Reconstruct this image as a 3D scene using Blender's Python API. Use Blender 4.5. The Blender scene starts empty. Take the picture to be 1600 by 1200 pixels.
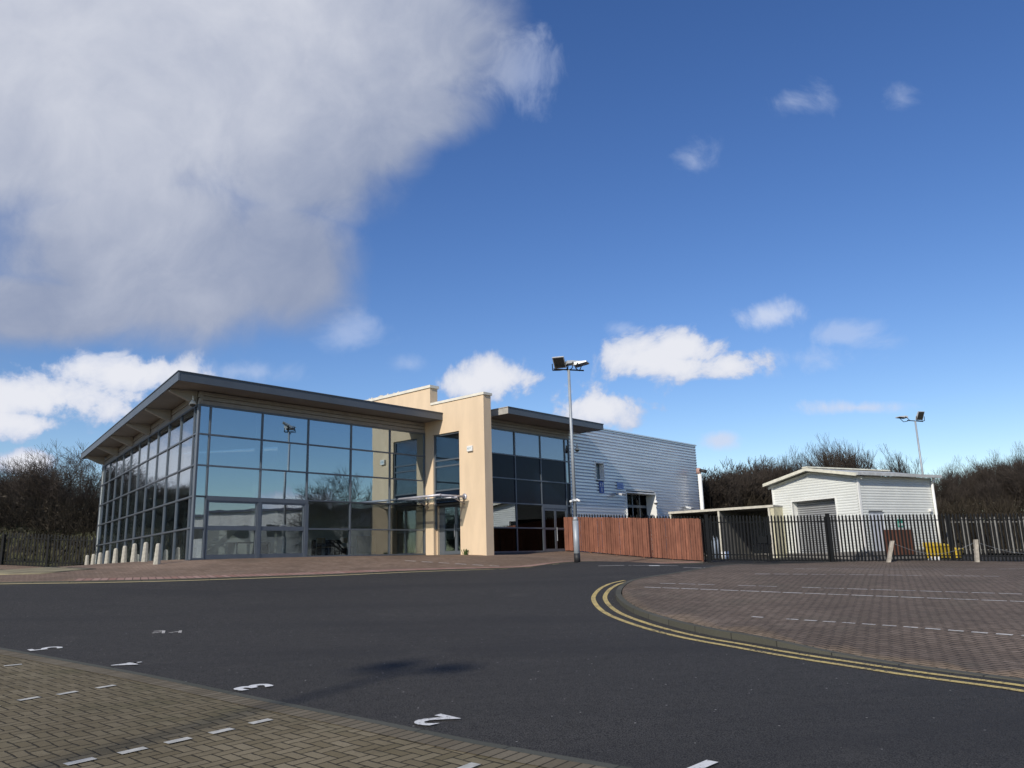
import bpy, bmesh, math, random
import numpy as np
from mathutils import Vector, Matrix
from mathutils.geometry import delaunay_2d_cdt
random.seed(7)
SC = bpy.context.scene
COL = SC.collection
R = math.radians

# ------------------------------------------------------------------ camera
FPX, HS, HD, EYE = 1230.0, .029, 272.0, 1.55
up = np.array([-HS, -1.0, HD/FPX]); up /= np.linalg.norm(up)
fw = np.array([0, 0, 1.]) - up[2]*up; fw /= np.linalg.norm(fw)
rt = np.cross(fw, up)
CAMR = np.array([rt, fw, up])                     # camera (x right, y down, z fwd) -> world
cam = bpy.data.cameras.new('camera')
cam.sensor_width = 36; cam.lens = FPX/1600*36; cam.clip_end = 3000
camo = bpy.data.objects.new('camera', cam); COL.objects.link(camo)
m = Matrix([[CAMR[i][0], -CAMR[i][1], -CAMR[i][2], 0] for i in range(3)] + [[0, 0, 0, 1]])
m.translation = (0, 0, EYE); camo.matrix_world = m
SC.camera = camo
def ray(u, v): return CAMR @ np.array([u-800, v-600, FPX])
def at(u, v, Y):
    r = ray(u, v); return np.array([r[0]*Y/r[1], Y, EYE+r[2]*Y/r[1]])

# ------------------------------------------------------------------ exposure, sun
SC.view_settings.view_transform = 'Standard'; SC.view_settings.look = 'None'
SC.view_settings.exposure = 0; SC.view_settings.gamma = 1
SC.render.engine = 'CYCLES'
SC.cycles.max_bounces = 8; SC.cycles.transparent_max_bounces = 16
SUNEL = R(31); sdx, sdy = -.46, -.888
sun = bpy.data.lights.new('sun', 'SUN'); sun.energy = 4.0; sun.angle = R(.53); sun.color = (1, .93, .82)
suno = bpy.data.objects.new('sun', sun); COL.objects.link(suno)
sdir = Vector((sdx*math.cos(SUNEL), sdy*math.cos(SUNEL), math.sin(SUNEL)))
suno.rotation_euler = sdir.to_track_quat('Z', 'Y').to_euler(); suno.location = (0, 0, 40)

# ------------------------------------------------------------------ world: Nishita + clouds
W = bpy.data.worlds.new('World'); SC.world = W; W.use_nodes = True
nt = W.node_tree; nt.nodes.clear()
class G_:
    def __init__(s, nt): s.nt = nt
    def n(s, t, **k):
        o = s.nt.nodes.new(t)
        for a, b in k.items(): setattr(o, a, b)
        return o
    def l(s, a, b): s.nt.links.new(a, b)
    def put(s, sock, v):
        if hasattr(v, 'is_output'): s.l(v, sock)
        else: sock.default_value = v
    def m(s, op, a, b=0.0, c=0.0, clamp=False):
        o = s.n('ShaderNodeMath', operation=op, use_clamp=clamp)
        s.put(o.inputs[0], a); s.put(o.inputs[1], b); s.put(o.inputs[2], c); return o.outputs[0]
    def noise(s, vec, scale, detail=4, rough=.5, dist=0.0):
        o = s.n('ShaderNodeTexNoise'); 
        if vec is not None: s.l(vec, o.inputs['Vector'])
        o.inputs['Scale'].default_value = scale; o.inputs['Detail'].default_value = detail
        o.inputs['Roughness'].default_value = rough; o.inputs['Distortion'].default_value = dist
        return o.outputs['Fac']
    def ss(s, x, a, b, lo=0.0, hi=1.0):
        o = s.n('ShaderNodeMapRange', interpolation_type='SMOOTHSTEP')
        s.put(o.inputs[0], x); s.put(o.inputs[1], a); s.put(o.inputs[2], b); s.put(o.inputs[3], lo); s.put(o.inputs[4], hi)
        return o.outputs[0]
    def mix(s, f, a, b, blend='MIX'):
        o = s.n('ShaderNodeMix', data_type='RGBA', blend_type=blend)
        s.put(o.inputs[0], f)
        for sock, v in ((o.inputs[6], a), (o.inputs[7], b)):
            if hasattr(v, 'is_output'): s.l(v, sock)
            else: sock.default_value = (*v, 1) if len(v) == 3 else v
        return o.outputs[2]
def lin(r, g, b):
    f = lambda c: (c/255/12.92) if c/255 <= .04045 else ((c/255+.055)/1.055)**2.4
    return (f(r), f(g), f(b))
g = G_(nt)
tc = g.n('ShaderNodeTexCoord').outputs['Generated']
sky = g.n('ShaderNodeTexSky', sky_type='NISHITA'); sky.sun_disc = False
sky.sun_elevation = SUNEL; sky.sun_rotation = math.atan2(sdx, sdy); sky.altitude = 50
sky.air_density = 1.0; sky.dust_density = .25; sky.ozone_density = 2.2
def blobs(lst):
    out = None
    for (u, v, a, b) in lst:
        c = ray(u, v); c /= np.linalg.norm(c)
        rx = ray(u+a, v); rx /= np.linalg.norm(rx); ry = ray(u, v-b); ry /= np.linalg.norm(ry)
        A = Vector(rx-c); B = Vector(ry-c); sa, sb = A.length, B.length
        X = A.normalized(); Cc = Vector(c); Z = X.cross(B).normalized(); Y_ = Z.cross(X)
        out = blob(out, Cc, X, Y_, Z, sa, sb)
    return out
def blob(out, Cc, X, Y_, Z, sa, sb):
    mp = g.n('ShaderNodeMapping', vector_type='TEXTURE')
    g.l(tc, mp.inputs['Vector']); mp.inputs['Location'].default_value = Cc
    mp.inputs['Rotation'].default_value = Matrix((X, Y_, Z)).transposed().to_euler()
    mp.inputs['Scale'].default_value = (sa, sb, max(sa, sb))
    ln = g.n('ShaderNodeVectorMath', operation='LENGTH'); g.l(mp.outputs[0], ln.inputs[0])
    d = g.m('SUBTRACT', 1.0, ln.outputs['Value'])
    return d if out is None else g.m('MAXIMUM', out, d)
def blob_dir(out, az, el, a, b):
    c = Vector((math.sin(R(az))*math.cos(R(el)), math.cos(R(az))*math.cos(R(el)), math.sin(R(el))))
    X = Vector((math.cos(R(az)), -math.sin(R(az)), 0)); Y_ = c.cross(X)*-1
    Z = X.cross(Y_)
    return blob(out, c, X, Y_, Z, a, b)
big = blobs([(40, 110, 560, 360), (420, 40, 390, 300), (640, 50, 210, 190), (620, 170, 170, 90), (250, 400, 330, 165), (440, 400, 150, 140), (60, 480, 240, 80), (480, 250, 190, 150), (560, 215, 150, 110)])
for a in ((-110, 42, .5, .28), (-150, 30, .45, .16), (-46, 19, .26, .20), (-75, 24, .3, .07)): big = blob_dir(big, *a)
cum = blobs([(70, 625, 210, 52), (210, 585, 150, 40), (20, 660, 120, 34), (40, 722, 58, 24), (775, 592, 88, 44), (735, 600, 56, 32), (932, 636, 90, 40), (1015, 562, 95, 52), (1070, 548, 88, 46), (1140, 572, 78, 30), (1060, 570, 95, 30)])
for a in ((-120, 9, .2, .05), (97, 4, .07, .02), (110, 8, .12, .03), (165, 10, .25, .06), (-48, 6, .2, .06)): cum = blob_dir(cum, *a)
wis2 = blobs([(1200, 492, 62, 30), (1340, 637, 95, 16), (1125, 689, 52, 20)])
wis = blobs([(1235, 160, 75, 34), (1085, 255, 42, 44), (1410, 155, 60, 34), (968, 514, 32, 16), (640, 570, 50, 22), (810, 110, 90, 90), (540, 520, 80, 40), (1170, 575, 80, 34), (1320, 524, 80, 26), (1260, 560, 100, 26), (380, 580, 120, 30)])
def warp(scale, amt):
    nn = g.n('ShaderNodeTexNoise'); g.l(tc, nn.inputs['Vector']); nn.inputs['Scale'].default_value = scale; nn.inputs['Detail'].default_value = 3
    v = g.n('ShaderNodeVectorMath', operation='MULTIPLY_ADD'); g.l(nn.outputs['Color'], v.inputs[0]); v.inputs[1].default_value = (amt,)*3; g.l(tc, v.inputs[2]); return v.outputs[0]
wv = warp(3.0, .25)
nb = g.m('SUBTRACT', g.noise(wv, 3.6, 7, .55), .5)
nc = g.m('SUBTRACT', g.noise(wv, 13, 7, .58), .5)
nf = g.m('SUBTRACT', g.noise(wv, 34, 7, .62), .5)
db = g.ss(g.m('ADD', big, g.m('ADD', g.m('MULTIPLY', nb, .8), g.m('ADD', g.m('MULTIPLY', nc, .46), g.m('MULTIPLY', nf, .06)))), -.04, .52)
dc = g.ss(g.m('ADD', cum, g.m('ADD', g.m('MULTIPLY', nc, 1.9), g.m('MULTIPLY', nf, 1.15))), .08, .50)
dw = g.m('MULTIPLY', g.ss(g.m('ADD', wis, g.m('ADD', g.m('MULTIPLY', nc, 3.0), g.m('MULTIPLY', nf, 1.0))), .15, 1.25), .40)
dw2 = g.m('MULTIPLY', g.ss(g.m('ADD', wis2, g.m('ADD', g.m('MULTIPLY', nc, 2.0), g.m('MULTIPLY', nf, .8))), .0, .9), .85)
sep = g.n('ShaderNodeSeparateXYZ'); g.l(tc, sep.inputs[0])
# thick cloud: greyer underside, brighter towards the top and the sun side
shb = g.m('ADD', g.m('MULTIPLY_ADD', sep.outputs[2], 2.4, -1.12), g.m('MULTIPLY', sep.outputs[0], -1.2))
shb = g.m('ADD', shb, g.m('ADD', g.m('MULTIPLY', nb, 1.3), g.m('ADD', g.m('MULTIPLY', nc, .7), g.m('MULTIPLY', nf, .2))))
fb = g.ss(shb, -.35, 1.45)
cb = g.mix(fb, lin(138, 151, 180), lin(218, 221, 231))
fc = g.ss(g.m('ADD', g.m('ADD', cum, g.m('MULTIPLY', nc, 1.4)), g.m('MULTIPLY', nf, .8)), .0, .8)
cc = g.mix(fc, lin(176, 192, 224), lin(232, 234, 242))
bs = g.n('ShaderNodeBackground'); bs.inputs['Strength'].default_value = .124
hs = g.n('ShaderNodeHueSaturation'); hs.inputs['Saturation'].default_value = 1.25; hs.inputs['Hue'].default_value = .514; g.l(sky.outputs[0], hs.inputs['Color'])
g.l(hs.outputs[0], bs.inputs['Color'])
bb = g.n('ShaderNodeBackground'); g.l(cb, bb.inputs['Color'])
bc = g.n('ShaderNodeBackground'); g.l(cc, bc.inputs['Color'])
prev = bs.outputs[0]
bw = g.n('ShaderNodeBackground'); bw.inputs['Color'].default_value = (*lin(208, 218, 240), 1)
for f_, s_ in ((dw, bw), (dw2, bw), (dc, bc), (db, bb)):
    mx = g.n('ShaderNodeMixShader'); g.l(f_, mx.inputs[0]); g.l(prev, mx.inputs[1]); g.l(s_.outputs[0], mx.inputs[2]); prev = mx.outputs[0]
wo = g.n('ShaderNodeOutputWorld'); g.l(prev, wo.inputs[0])

# ------------------------------------------------------------------ materials
MATS = {}
def mat(name, col, rough=.7, metal=0.0, var=.12, scale=3.0, bump=0.0, bscale=40, spec=.5, stretch=None, col2=None, island=0.0):
    if name in MATS: return MATS[name]
    mt = bpy.data.materials.new(name); mt.use_nodes = True; h = G_(mt.node_tree)
    b = mt.node_tree.nodes['Principled BSDF']
    oc = h.n('ShaderNodeTexCoord').outputs['Object']
    if stretch:
        mp = h.n('ShaderNodeMapping'); mp.inputs['Scale'].default_value = stretch; h.l(oc, mp.inputs[0]); oc = mp.outputs[0]
    if var:
        nz = h.noise(oc, scale, 6, .6)
        dk = tuple(c*(1-var*1.6) for c in col) if col2 is None else col2
        c = h.mix(h.ss(nz, .3, .7), dk, tuple(min(1, c*(1+var*.6)) for c in col))
        if island:
            ri = h.n('ShaderNodeNewGeometry').outputs['Random Per Island']; sc_ = h.n('ShaderNodeVectorMath', operation='SCALE'); h.l(c, sc_.inputs[0]); h.l(h.m('MULTIPLY_ADD', ri, 2*island, 1-island), sc_.inputs['Scale']); c = sc_.outputs[0]
        h.l(c, b.inputs['Base Color'])
    else: b.inputs['Base Color'].default_value = (*col, 1)
    b.inputs['Roughness'].default_value = rough; b.inputs['Metallic'].default_value = metal
    b.inputs['Specular IOR Level'].default_value = spec
    if bump:
        bp = h.n('ShaderNodeBump'); bp.inputs['Strength'].default_value = bump; bp.inputs['Distance'].default_value = .01
        h.l(h.noise(oc, bscale, 4), bp.inputs['Height']); h.l(bp.outputs[0], b.inputs['Normal'])
    MATS[name] = mt; return mt
def glassmat(name, refl, tint, rough=.0, rtint=(.86, .93, 1), fr=.55):
    if name in MATS: return MATS[name]
    mt = bpy.data.materials.new(name); mt.use_nodes = True; h = G_(mt.node_tree); mt.node_tree.nodes.clear()
    gl = h.n('ShaderNodeBsdfGlossy'); gl.inputs['Color'].default_value = (*rtint, 1); gl.inputs['Roughness'].default_value = rough
    tr = h.n('ShaderNodeBsdfTransparent'); tr.inputs['Color'].default_value = (*tint, 1)
    lw = h.n('ShaderNodeLayerWeight'); lw.inputs[0].default_value = .35
    f = h.m('ADD', refl, h.m('MULTIPLY', lw.outputs['Fresnel'], fr), clamp=True)
    oc = h.n('ShaderNodeTexCoord').outputs['Object']
    bp = h.n('ShaderNodeBump'); bp.inputs['Strength'].default_value = .06; bp.inputs['Distance'].default_value = .02
    h.l(h.noise(oc, .9, 2), bp.inputs['Height']); h.l(bp.outputs[0], gl.inputs['Normal'])
    mx = h.n('ShaderNodeMixShader'); h.l(f, mx.inputs[0]); h.l(tr.outputs[0], mx.inputs[1]); h.l(gl.outputs[0], mx.inputs[2])
    h.l(mx.outputs[0], h.n('ShaderNodeOutputMaterial').inputs[0]); MATS[name] = mt; return mt
def paving(name, c1, c2, joint, rot, moss=None, jw=.09, bond=False):
    """concrete block paving laid in herringbone, 200 x 100 mm blocks"""
    mt = bpy.data.materials.new(name); mt.use_nodes = True; h = G_(mt.node_tree); b = mt.node_tree.nodes['Principled BSDF']
    oc = h.n('ShaderNodeTexCoord').outputs['Object']
    mp = h.n('ShaderNodeMapping', vector_type='POINT'); h.l(oc, mp.inputs[0]); mp.inputs['Rotation'].default_value = (0, 0, rot); mp.inputs['Scale'].default_value = (9.6, 9.6, 9.6)
    wob = h.n('ShaderNodeTexNoise'); h.l(oc, wob.inputs['Vector']); wob.inputs['Scale'].default_value = 2.2; wob.inputs['Detail'].default_value = 3
    va = h.n('ShaderNodeVectorMath', operation='MULTIPLY_ADD'); h.l(wob.outputs['Color'], va.inputs[0]); va.inputs[1].default_value = (.45, .45, 0); h.l(mp.outputs[0], va.inputs[2])
    sp = h.n('ShaderNodeSeparateXYZ'); h.l(va.outputs[0], sp.inputs[0]); x, y = sp.outputs[0], sp.outputs[1]
    ix, iy = h.m('FLOOR', x), h.m('FLOOR', y); fx, fy = h.m('SUBTRACT', x, ix), h.m('SUBTRACT', y, iy)
    k = h.m('FLOORED_MODULO', h.m('SUBTRACT', ix, iy), 4.0)
    eq = [h.m('COMPARE', k, float(i), .3) for i in range(4)]
    dl = h.m('MULTIPLY_ADD', eq[1], 10.0, fx); dr = h.m('MULTIPLY_ADD', eq[0], 10.0, h.m('SUBTRACT', 1.0, fx))
    dbt = h.m('MULTIPLY_ADD', eq[2], 10.0, fy); dt = h.m('MULTIPLY_ADD', eq[3], 10.0, h.m('SUBTRACT', 1.0, fy))
    d = h.m('MINIMUM', h.m('MINIMUM', dl, dr), h.m('MINIMUM', dbt, dt))
    cx = h.n('ShaderNodeCombineXYZ'); h.l(h.m('SUBTRACT', ix, eq[1]), cx.inputs[0]); h.l(h.m('SUBTRACT', iy, eq[2]), cx.inputs[1])
    wn = h.n('ShaderNodeTexWhiteNoise', noise_dimensions='2D'); h.l(cx.outputs[0], wn.inputs[0])
    rnd = wn.outputs['Value']
    big_ = h.ss(h.noise(oc, .35, 5, .6), .35, .65)
    cA = h.mix(rnd, c1, c2)
    cA = h.mix(h.m('MULTIPLY', big_, .55), cA, tuple(.55*(p+q)/2 for p, q in zip(c1, c2)))
    cA = h.mix(h.m('MULTIPLY', h.ss(h.noise(oc, 1.3, 6, .7), .48, .72), .5), cA, tuple(.5*p for p in c1))
    cA = h.mix(h.m('MULTIPLY', h.ss(h.noise(oc, .13, 4, .6), .5, .7), .3), cA, tuple(min(1, 1.35*p) for p in c2))
    sp2 = h.ss(h.noise(oc, 120, 3, .7), .3, .7, .82, 1.15)
    mm = h.n('ShaderNodeVectorMath', operation='SCALE'); h.l(cA, mm.inputs[0]); h.l(sp2, mm.inputs['Scale'])
    col = mm.outputs[0]
    if moss: col = h.mix(h.m('MULTIPLY', h.ss(h.noise(oc, .8, 5, .65), .5, .72), .55), col, moss)
    jn = h.ss(h.noise(oc, 14, 3), .2, .8, .05, jw*2)
    jf = h.ss(d, .02, jn)
    col = h.mix(jf, joint, col); h.l(col, b.inputs['Base Color']); b.inputs['Roughness'].default_value = .92; b.inputs['Specular IOR Level'].default_value = .2
    bp = h.n('ShaderNodeBump'); bp.inputs['Strength'].default_value = .5; bp.inputs['Distance'].default_value = .006
    hh = h.m('ADD', jf, h.m('MULTIPLY', rnd, .5)); h.l(hh, bp.inputs['Height']); h.l(bp.outputs[0], b.inputs['Normal'])
    MATS[name] = mt; return mt
def stripmat(name, c1, c2, joint, jl, jw=.01, wear=0.0, wearcol=None, rough=.9):
    """uv.x runs along the strip in metres"""
    if name in MATS: return MATS[name]
    mt = bpy.data.materials.new(name); mt.use_nodes = True; h = G_(mt.node_tree); b = mt.node_tree.nodes['Principled BSDF']
    uv = h.n('ShaderNodeUVMap').outputs[0]; sp = h.n('ShaderNodeSeparateXYZ'); h.l(uv, sp.inputs[0])
    oc = h.n('ShaderNodeTexCoord').outputs['Object']
    if jl:
        q = h.m('DIVIDE', sp.outputs[0], jl); fl = h.m('FLOOR', q); fr = h.m('SUBTRACT', q, fl)
        dd = h.m('MULTIPLY', h.m('MINIMUM', fr, h.m('SUBTRACT', 1.0, fr)), jl)
        wn = h.n('ShaderNodeTexWhiteNoise', noise_dimensions='1D'); h.l(fl, wn.inputs['W'])
        c = h.mix(wn.outputs['Value'], c1, c2); c = h.mix(h.ss(dd, jw*.3, jw), joint, c)
    else: c = h.mix(h.ss(h.noise(oc, 3, 5), .35, .65), c1, c2)
    c = h.mix(h.m('MULTIPLY', h.ss(h.noise(oc, 60, 4, .7), .35, .75), .45), c, tuple(v*.55 for v in c1))
    if wear:
        c = h.mix(h.ss(h.m('ADD', h.noise(oc, 26, 6, .75), h.m('MULTIPLY', h.noise(oc, 1.7, 3), .3)), .78-wear*.3, .86-wear*.3), c, wearcol)
    h.l(c, b.inputs['Base Color']); b.inputs['Roughness'].default_value = rough; b.inputs['Specular IOR Level'].default_value = .25
    MATS[name] = mt; return mt
def asphaltmat():
    mt = bpy.data.materials.new('asphalt'); mt.use_nodes = True; h = G_(mt.node_tree); b = mt.node_tree.nodes['Principled BSDF']
    oc = h.n('ShaderNodeTexCoord').outputs['Object']
    a = h.ss(h.noise(oc, .22, 6, .6), .3, .7); f = h.ss(h.noise(oc, 55, 4, .8), .25, .75)
    vo = h.n('ShaderNodeTexVoronoi'); h.l(oc, vo.inputs['Vector']); vo.inputs['Scale'].default_value = 90
    c = h.mix(a, (.051, .049, .0435), (.069, .065, .0575))
    c = h.mix(h.m('MULTIPLY', f, .8), c, (.105, .101, .095))
    c = h.mix(h.m('MULTIPLY', h.ss(h.noise(oc, 9, 5, .75), .42, .7), .5), c, (.034, .033, .031))
    c = h.mix(h.ss(vo.outputs['Distance'], .42, .62), c, (.020, .019, .018))
    vs = h.n('ShaderNodeTexVoronoi'); h.l(oc, vs.inputs['Vector']); vs.inputs['Scale'].default_value = 5.5
    c = h.mix(h.ss(vs.outputs['Distance'], .035, .065, 1.0, 0.0), c, (.40, .39, .36))     # pale chippings
    mp = h.n('ShaderNodeMapping'); mp.inputs['Rotation'].default_value = (0, 0, R(35)); mp.inputs['Scale'].default_value = (.10, .42, 1); h.l(oc, mp.inputs[0])
    c = h.mix(h.m('MULTIPLY', h.ss(h.noise(mp.outputs[0], 1, 5, .6), .48, .66), .5), c, (.030, .029, .029))  # damp and tyre-darkened bands
    c = h.mix(h.m('MULTIPLY', h.ss(h.noise(oc, .6, 6, .7), .56, .75), .35), c, (.095, .090, .080))
    wv_ = h.n('ShaderNodeTexNoise'); h.l(oc, wv_.inputs['Vector']); wv_.inputs['Scale'].default_value = 1.1; wv_.inputs['Detail'].default_value = 5
    vm = h.n('ShaderNodeVectorMath', operation='MULTIPLY_ADD'); h.l(wv_.outputs['Color'], vm.inputs[0]); vm.inputs[1].default_value = (1.6, 1.6, 0); h.l(oc, vm.inputs[2])
    ck = h.n('ShaderNodeTexVoronoi', feature='DISTANCE_TO_EDGE'); h.l(vm.outputs[0], ck.inputs['Vector']); ck.inputs['Scale'].default_value = .13
    crk = h.m('MULTIPLY', h.ss(ck.outputs['Distance'], .0, .0016, 1.0, 0.0), h.ss(h.noise(oc, .25, 2), .5, .56))
    c = h.mix(h.m('MULTIPLY', crk, .6), c, (.016, .016, .016))
    h.l(c, b.inputs['Base Color']); b.inputs['Roughness'].default_value = .88; b.inputs['Specular IOR Level'].default_value = .25
    bp = h.n('ShaderNodeBump'); bp.inputs['Strength'].default_value = .55; bp.inputs['Distance'].default_value = .006
    h.l(h.m('ADD', f, vo.outputs['Distance']), bp.inputs['Height']); h.l(bp.outputs[0], b.inputs['Normal'])
    return mt
M_ASPH = asphaltmat()
M_CREAM = mat('cream_render', (.70, .545, .375), .9, var=.06, scale=1.5, bump=.25, bscale=60, stretch=(1, 1, .22))
M_COPE = mat('pale_coping', (.72, .68, .58), .6, var=.08)
M_FRAME = mat('grey_aluminium', (.13, .15, .175), .42, metal=.35, var=.05)
M_FASC = mat('slate_fascia', (.088, .104, .124), .42, metal=.03, var=.07, scale=.6)
M_SOFF = mat('soffit_board', (.22, .205, .185), .8, var=.08, scale=.8)
M_RIB = mat('painted_rib', (.34, .315, .28), .7, var=.06)
M_CLADF = mat('band_cladding', (.36, .34, .32), .55, metal=.2, var=.06)
M_CLAD = mat('silver_cladding', (.74, .75, .77), .34, metal=.62, var=.06, scale=.8, stretch=(.3, .3, 3))
M_WHITEC = mat('white_cladding', (.70, .72, .69), .5, metal=0, var=.04, scale=.8)
M_WTRIM = mat('white_trim', (.80, .80, .77), .5, var=.04)
M_SHUT = mat('roller_shutter', (.36, .37, .38), .5, metal=.3, var=.05)
M_STEEL = mat('galvanised_steel', (.36, .38, .40), .5, metal=.4, var=.12, scale=6)
M_WSTEEL = mat('grey_painted_pole', (.34, .37, .40), .5, metal=.2, var=.08, scale=2)
M_BLACK = mat('black_paint', (.008, .009, .010), .6, var=.1, spec=.2)
M_DARK = mat('dark_rubber', (.02, .02, .022), .6, var=.1)
M_CONC = mat('bollard_concrete', (.42, .40, .34), .9, var=.16, scale=9, bump=.4)
M_PLINTH = mat('grey_plinth', (.22, .21, .20), .9, var=.12, scale=3)
M_TIMB = mat('orange_stained_timber', (.20, .080, .048), .85, var=.25, scale=5, stretch=(1.1, 1.1, .35), col2=(.155, .058, .035), island=.2)
M_TIMB2 = mat('dark_stained_timber', (.15, .06, .035), .85, var=.2, scale=5, stretch=(6, 6, .5), island=.3)
M_WOOD = mat('weathered_wood', (.42, .38, .32), .9, var=.2, scale=8)
M_BARK = mat('winter_bark', (.085, .072, .060), .95, var=.25, scale=3, spec=.1)
M_TWIG = mat('winter_twig', (.072, .060, .051), .95, var=.3, scale=.7, spec=.05, island=.35)
M_TWIG2 = mat('brown_bramble', (.050, .042, .031), .95, var=.4, scale=.5, spec=.05, island=.5)
M_GRASS = mat('rough_grass', (.085, .095, .035), .95, var=.35, scale=2.5, bump=.6, bscale=30, col2=(.07, .055, .03))
M_EVER = mat('evergreen_leaf', (.018, .024, .012), .8, var=.4, scale=.8)
M_LEAF = mat('bramble_leaf', (.06, .058, .024), .85, var=.4, scale=1.5)
M_INT = mat('interior_wall', (.78, .78, .74), .9, var=.05)
M_INTD = mat('interior_floor', (.10, .10, .10), .6, var=.1)
M_BOARD = mat('beige_board', (.45, .36, .22), .8, var=.1)
M_SPAN = mat('dark_spandrel', (.006, .012, .026), .2, var=.1, spec=.16)
M_YEL = mat('yellow_plastic', (.62, .43, .035), .55, var=.12, scale=6)
M_BLUEP = mat('blue_sign_face', (.075, .13, .38), .5, var=.08, scale=20)
M_BLUEL = mat('faded_blue_sign', (.26, .36, .60), .5, var=.1, scale=20)
M_WHITEP = mat('white_plastic', (.75, .75, .73), .5, var=.04)
M_GREENP = mat('green_sign_face', (.05, .30, .22), .5, var=.05)
M_LENS = mat('lamp_lens', (.05, .05, .045), .2, var=.2, scale=30)
M_ALU = mat('cast_aluminium', (.62, .63, .63), .45, metal=.3, var=.06)
M_BRICKH = mat('pale_brick_houses', (.62, .62, .60), .9, var=.08)
M_SLATE = mat('dark_slate', (.08, .08, .09), .8, var=.2)
M_GL = glassmat('curtain_glass', .44, (.45, .5, .52), rtint=(.76, .91, 1.0))
M_GLL = glassmat('curtain_glass_side', .30, (.72, .76, .76))
M_GLD = glassmat('dark_glass', .012, (.12, .13, .15), fr=.02)
M_GLO = glassmat('ground_floor_glass', .07, (.72, .76, .76), fr=.35)
M_GLT = glassmat('door_glass', .28, (.66, .70, .70), fr=.35)
AX = math.atan2(.66, -.75)      # direction of the bay heads
M_PAV1 = paving('bay_paving_blocks', (.158, .128, .074), (.24, .200, .128), (.030, .025, .016), -AX, moss=(.095, .088, .044))
M_PAV2 = paving('red_brown_blocks', (.158, .119, .089), (.232, .180, .138), (.024, .020, .016), R(-20), moss=(.14, .12, .088), jw=.13)
M_PAV3 = paving('apron_blocks', (.22, .15, .105), (.31, .225, .165), (.065, .048, .038), R(41), moss=(.15, .12, .09), jw=.07)
M_SOLD = stripmat('soldier_course', (.14, .115, .076), (.20, .17, .118), (.030, .025, .016), .104, .012)
M_SOLR = stripmat('red_soldier_course', (.30, .17, .13), (.42, .28, .23), (.08, .05, .04), .215, .02)
M_EDGE = stripmat('concrete_edging', (.075, .078, .062), (.10, .10, .082), (.03, .03, .025), .915, .012)
M_KERB = stripmat('kerb_concrete', (.085, .082, .062), (.115, .11, .088), (.02, .02, .018), .915, .014)
M_YLINE = stripmat('yellow_road_paint', (.62, .48, .18), (.54, .42, .18), (.1, .1, .1), 0, wear=.38, wearcol=(.07, .065, .055))
M_YPALE = stripmat('pale_yellow_paint', (.60, .50, .27), (.54, .46, .25), (.1, .1, .1), 0, wear=.15, wearcol=(.12, .10, .08))
M_WPAINT = stripmat('white_road_paint', (.74, .74, .72), (.66, .66, .64), (.1, .1, .1), 0, wear=.22, wearcol=(.10, .10, .10))
M_WPAINT2 = stripmat('worn_white_paint', (.62, .60, .56), (.52, .50, .47), (.1, .1, .1), 0, wear=.35, wearcol=(.13, .11, .09))
M_WBLOCK = mat('white_block', (.50, .49, .44), .85, var=.15, scale=12)

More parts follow.
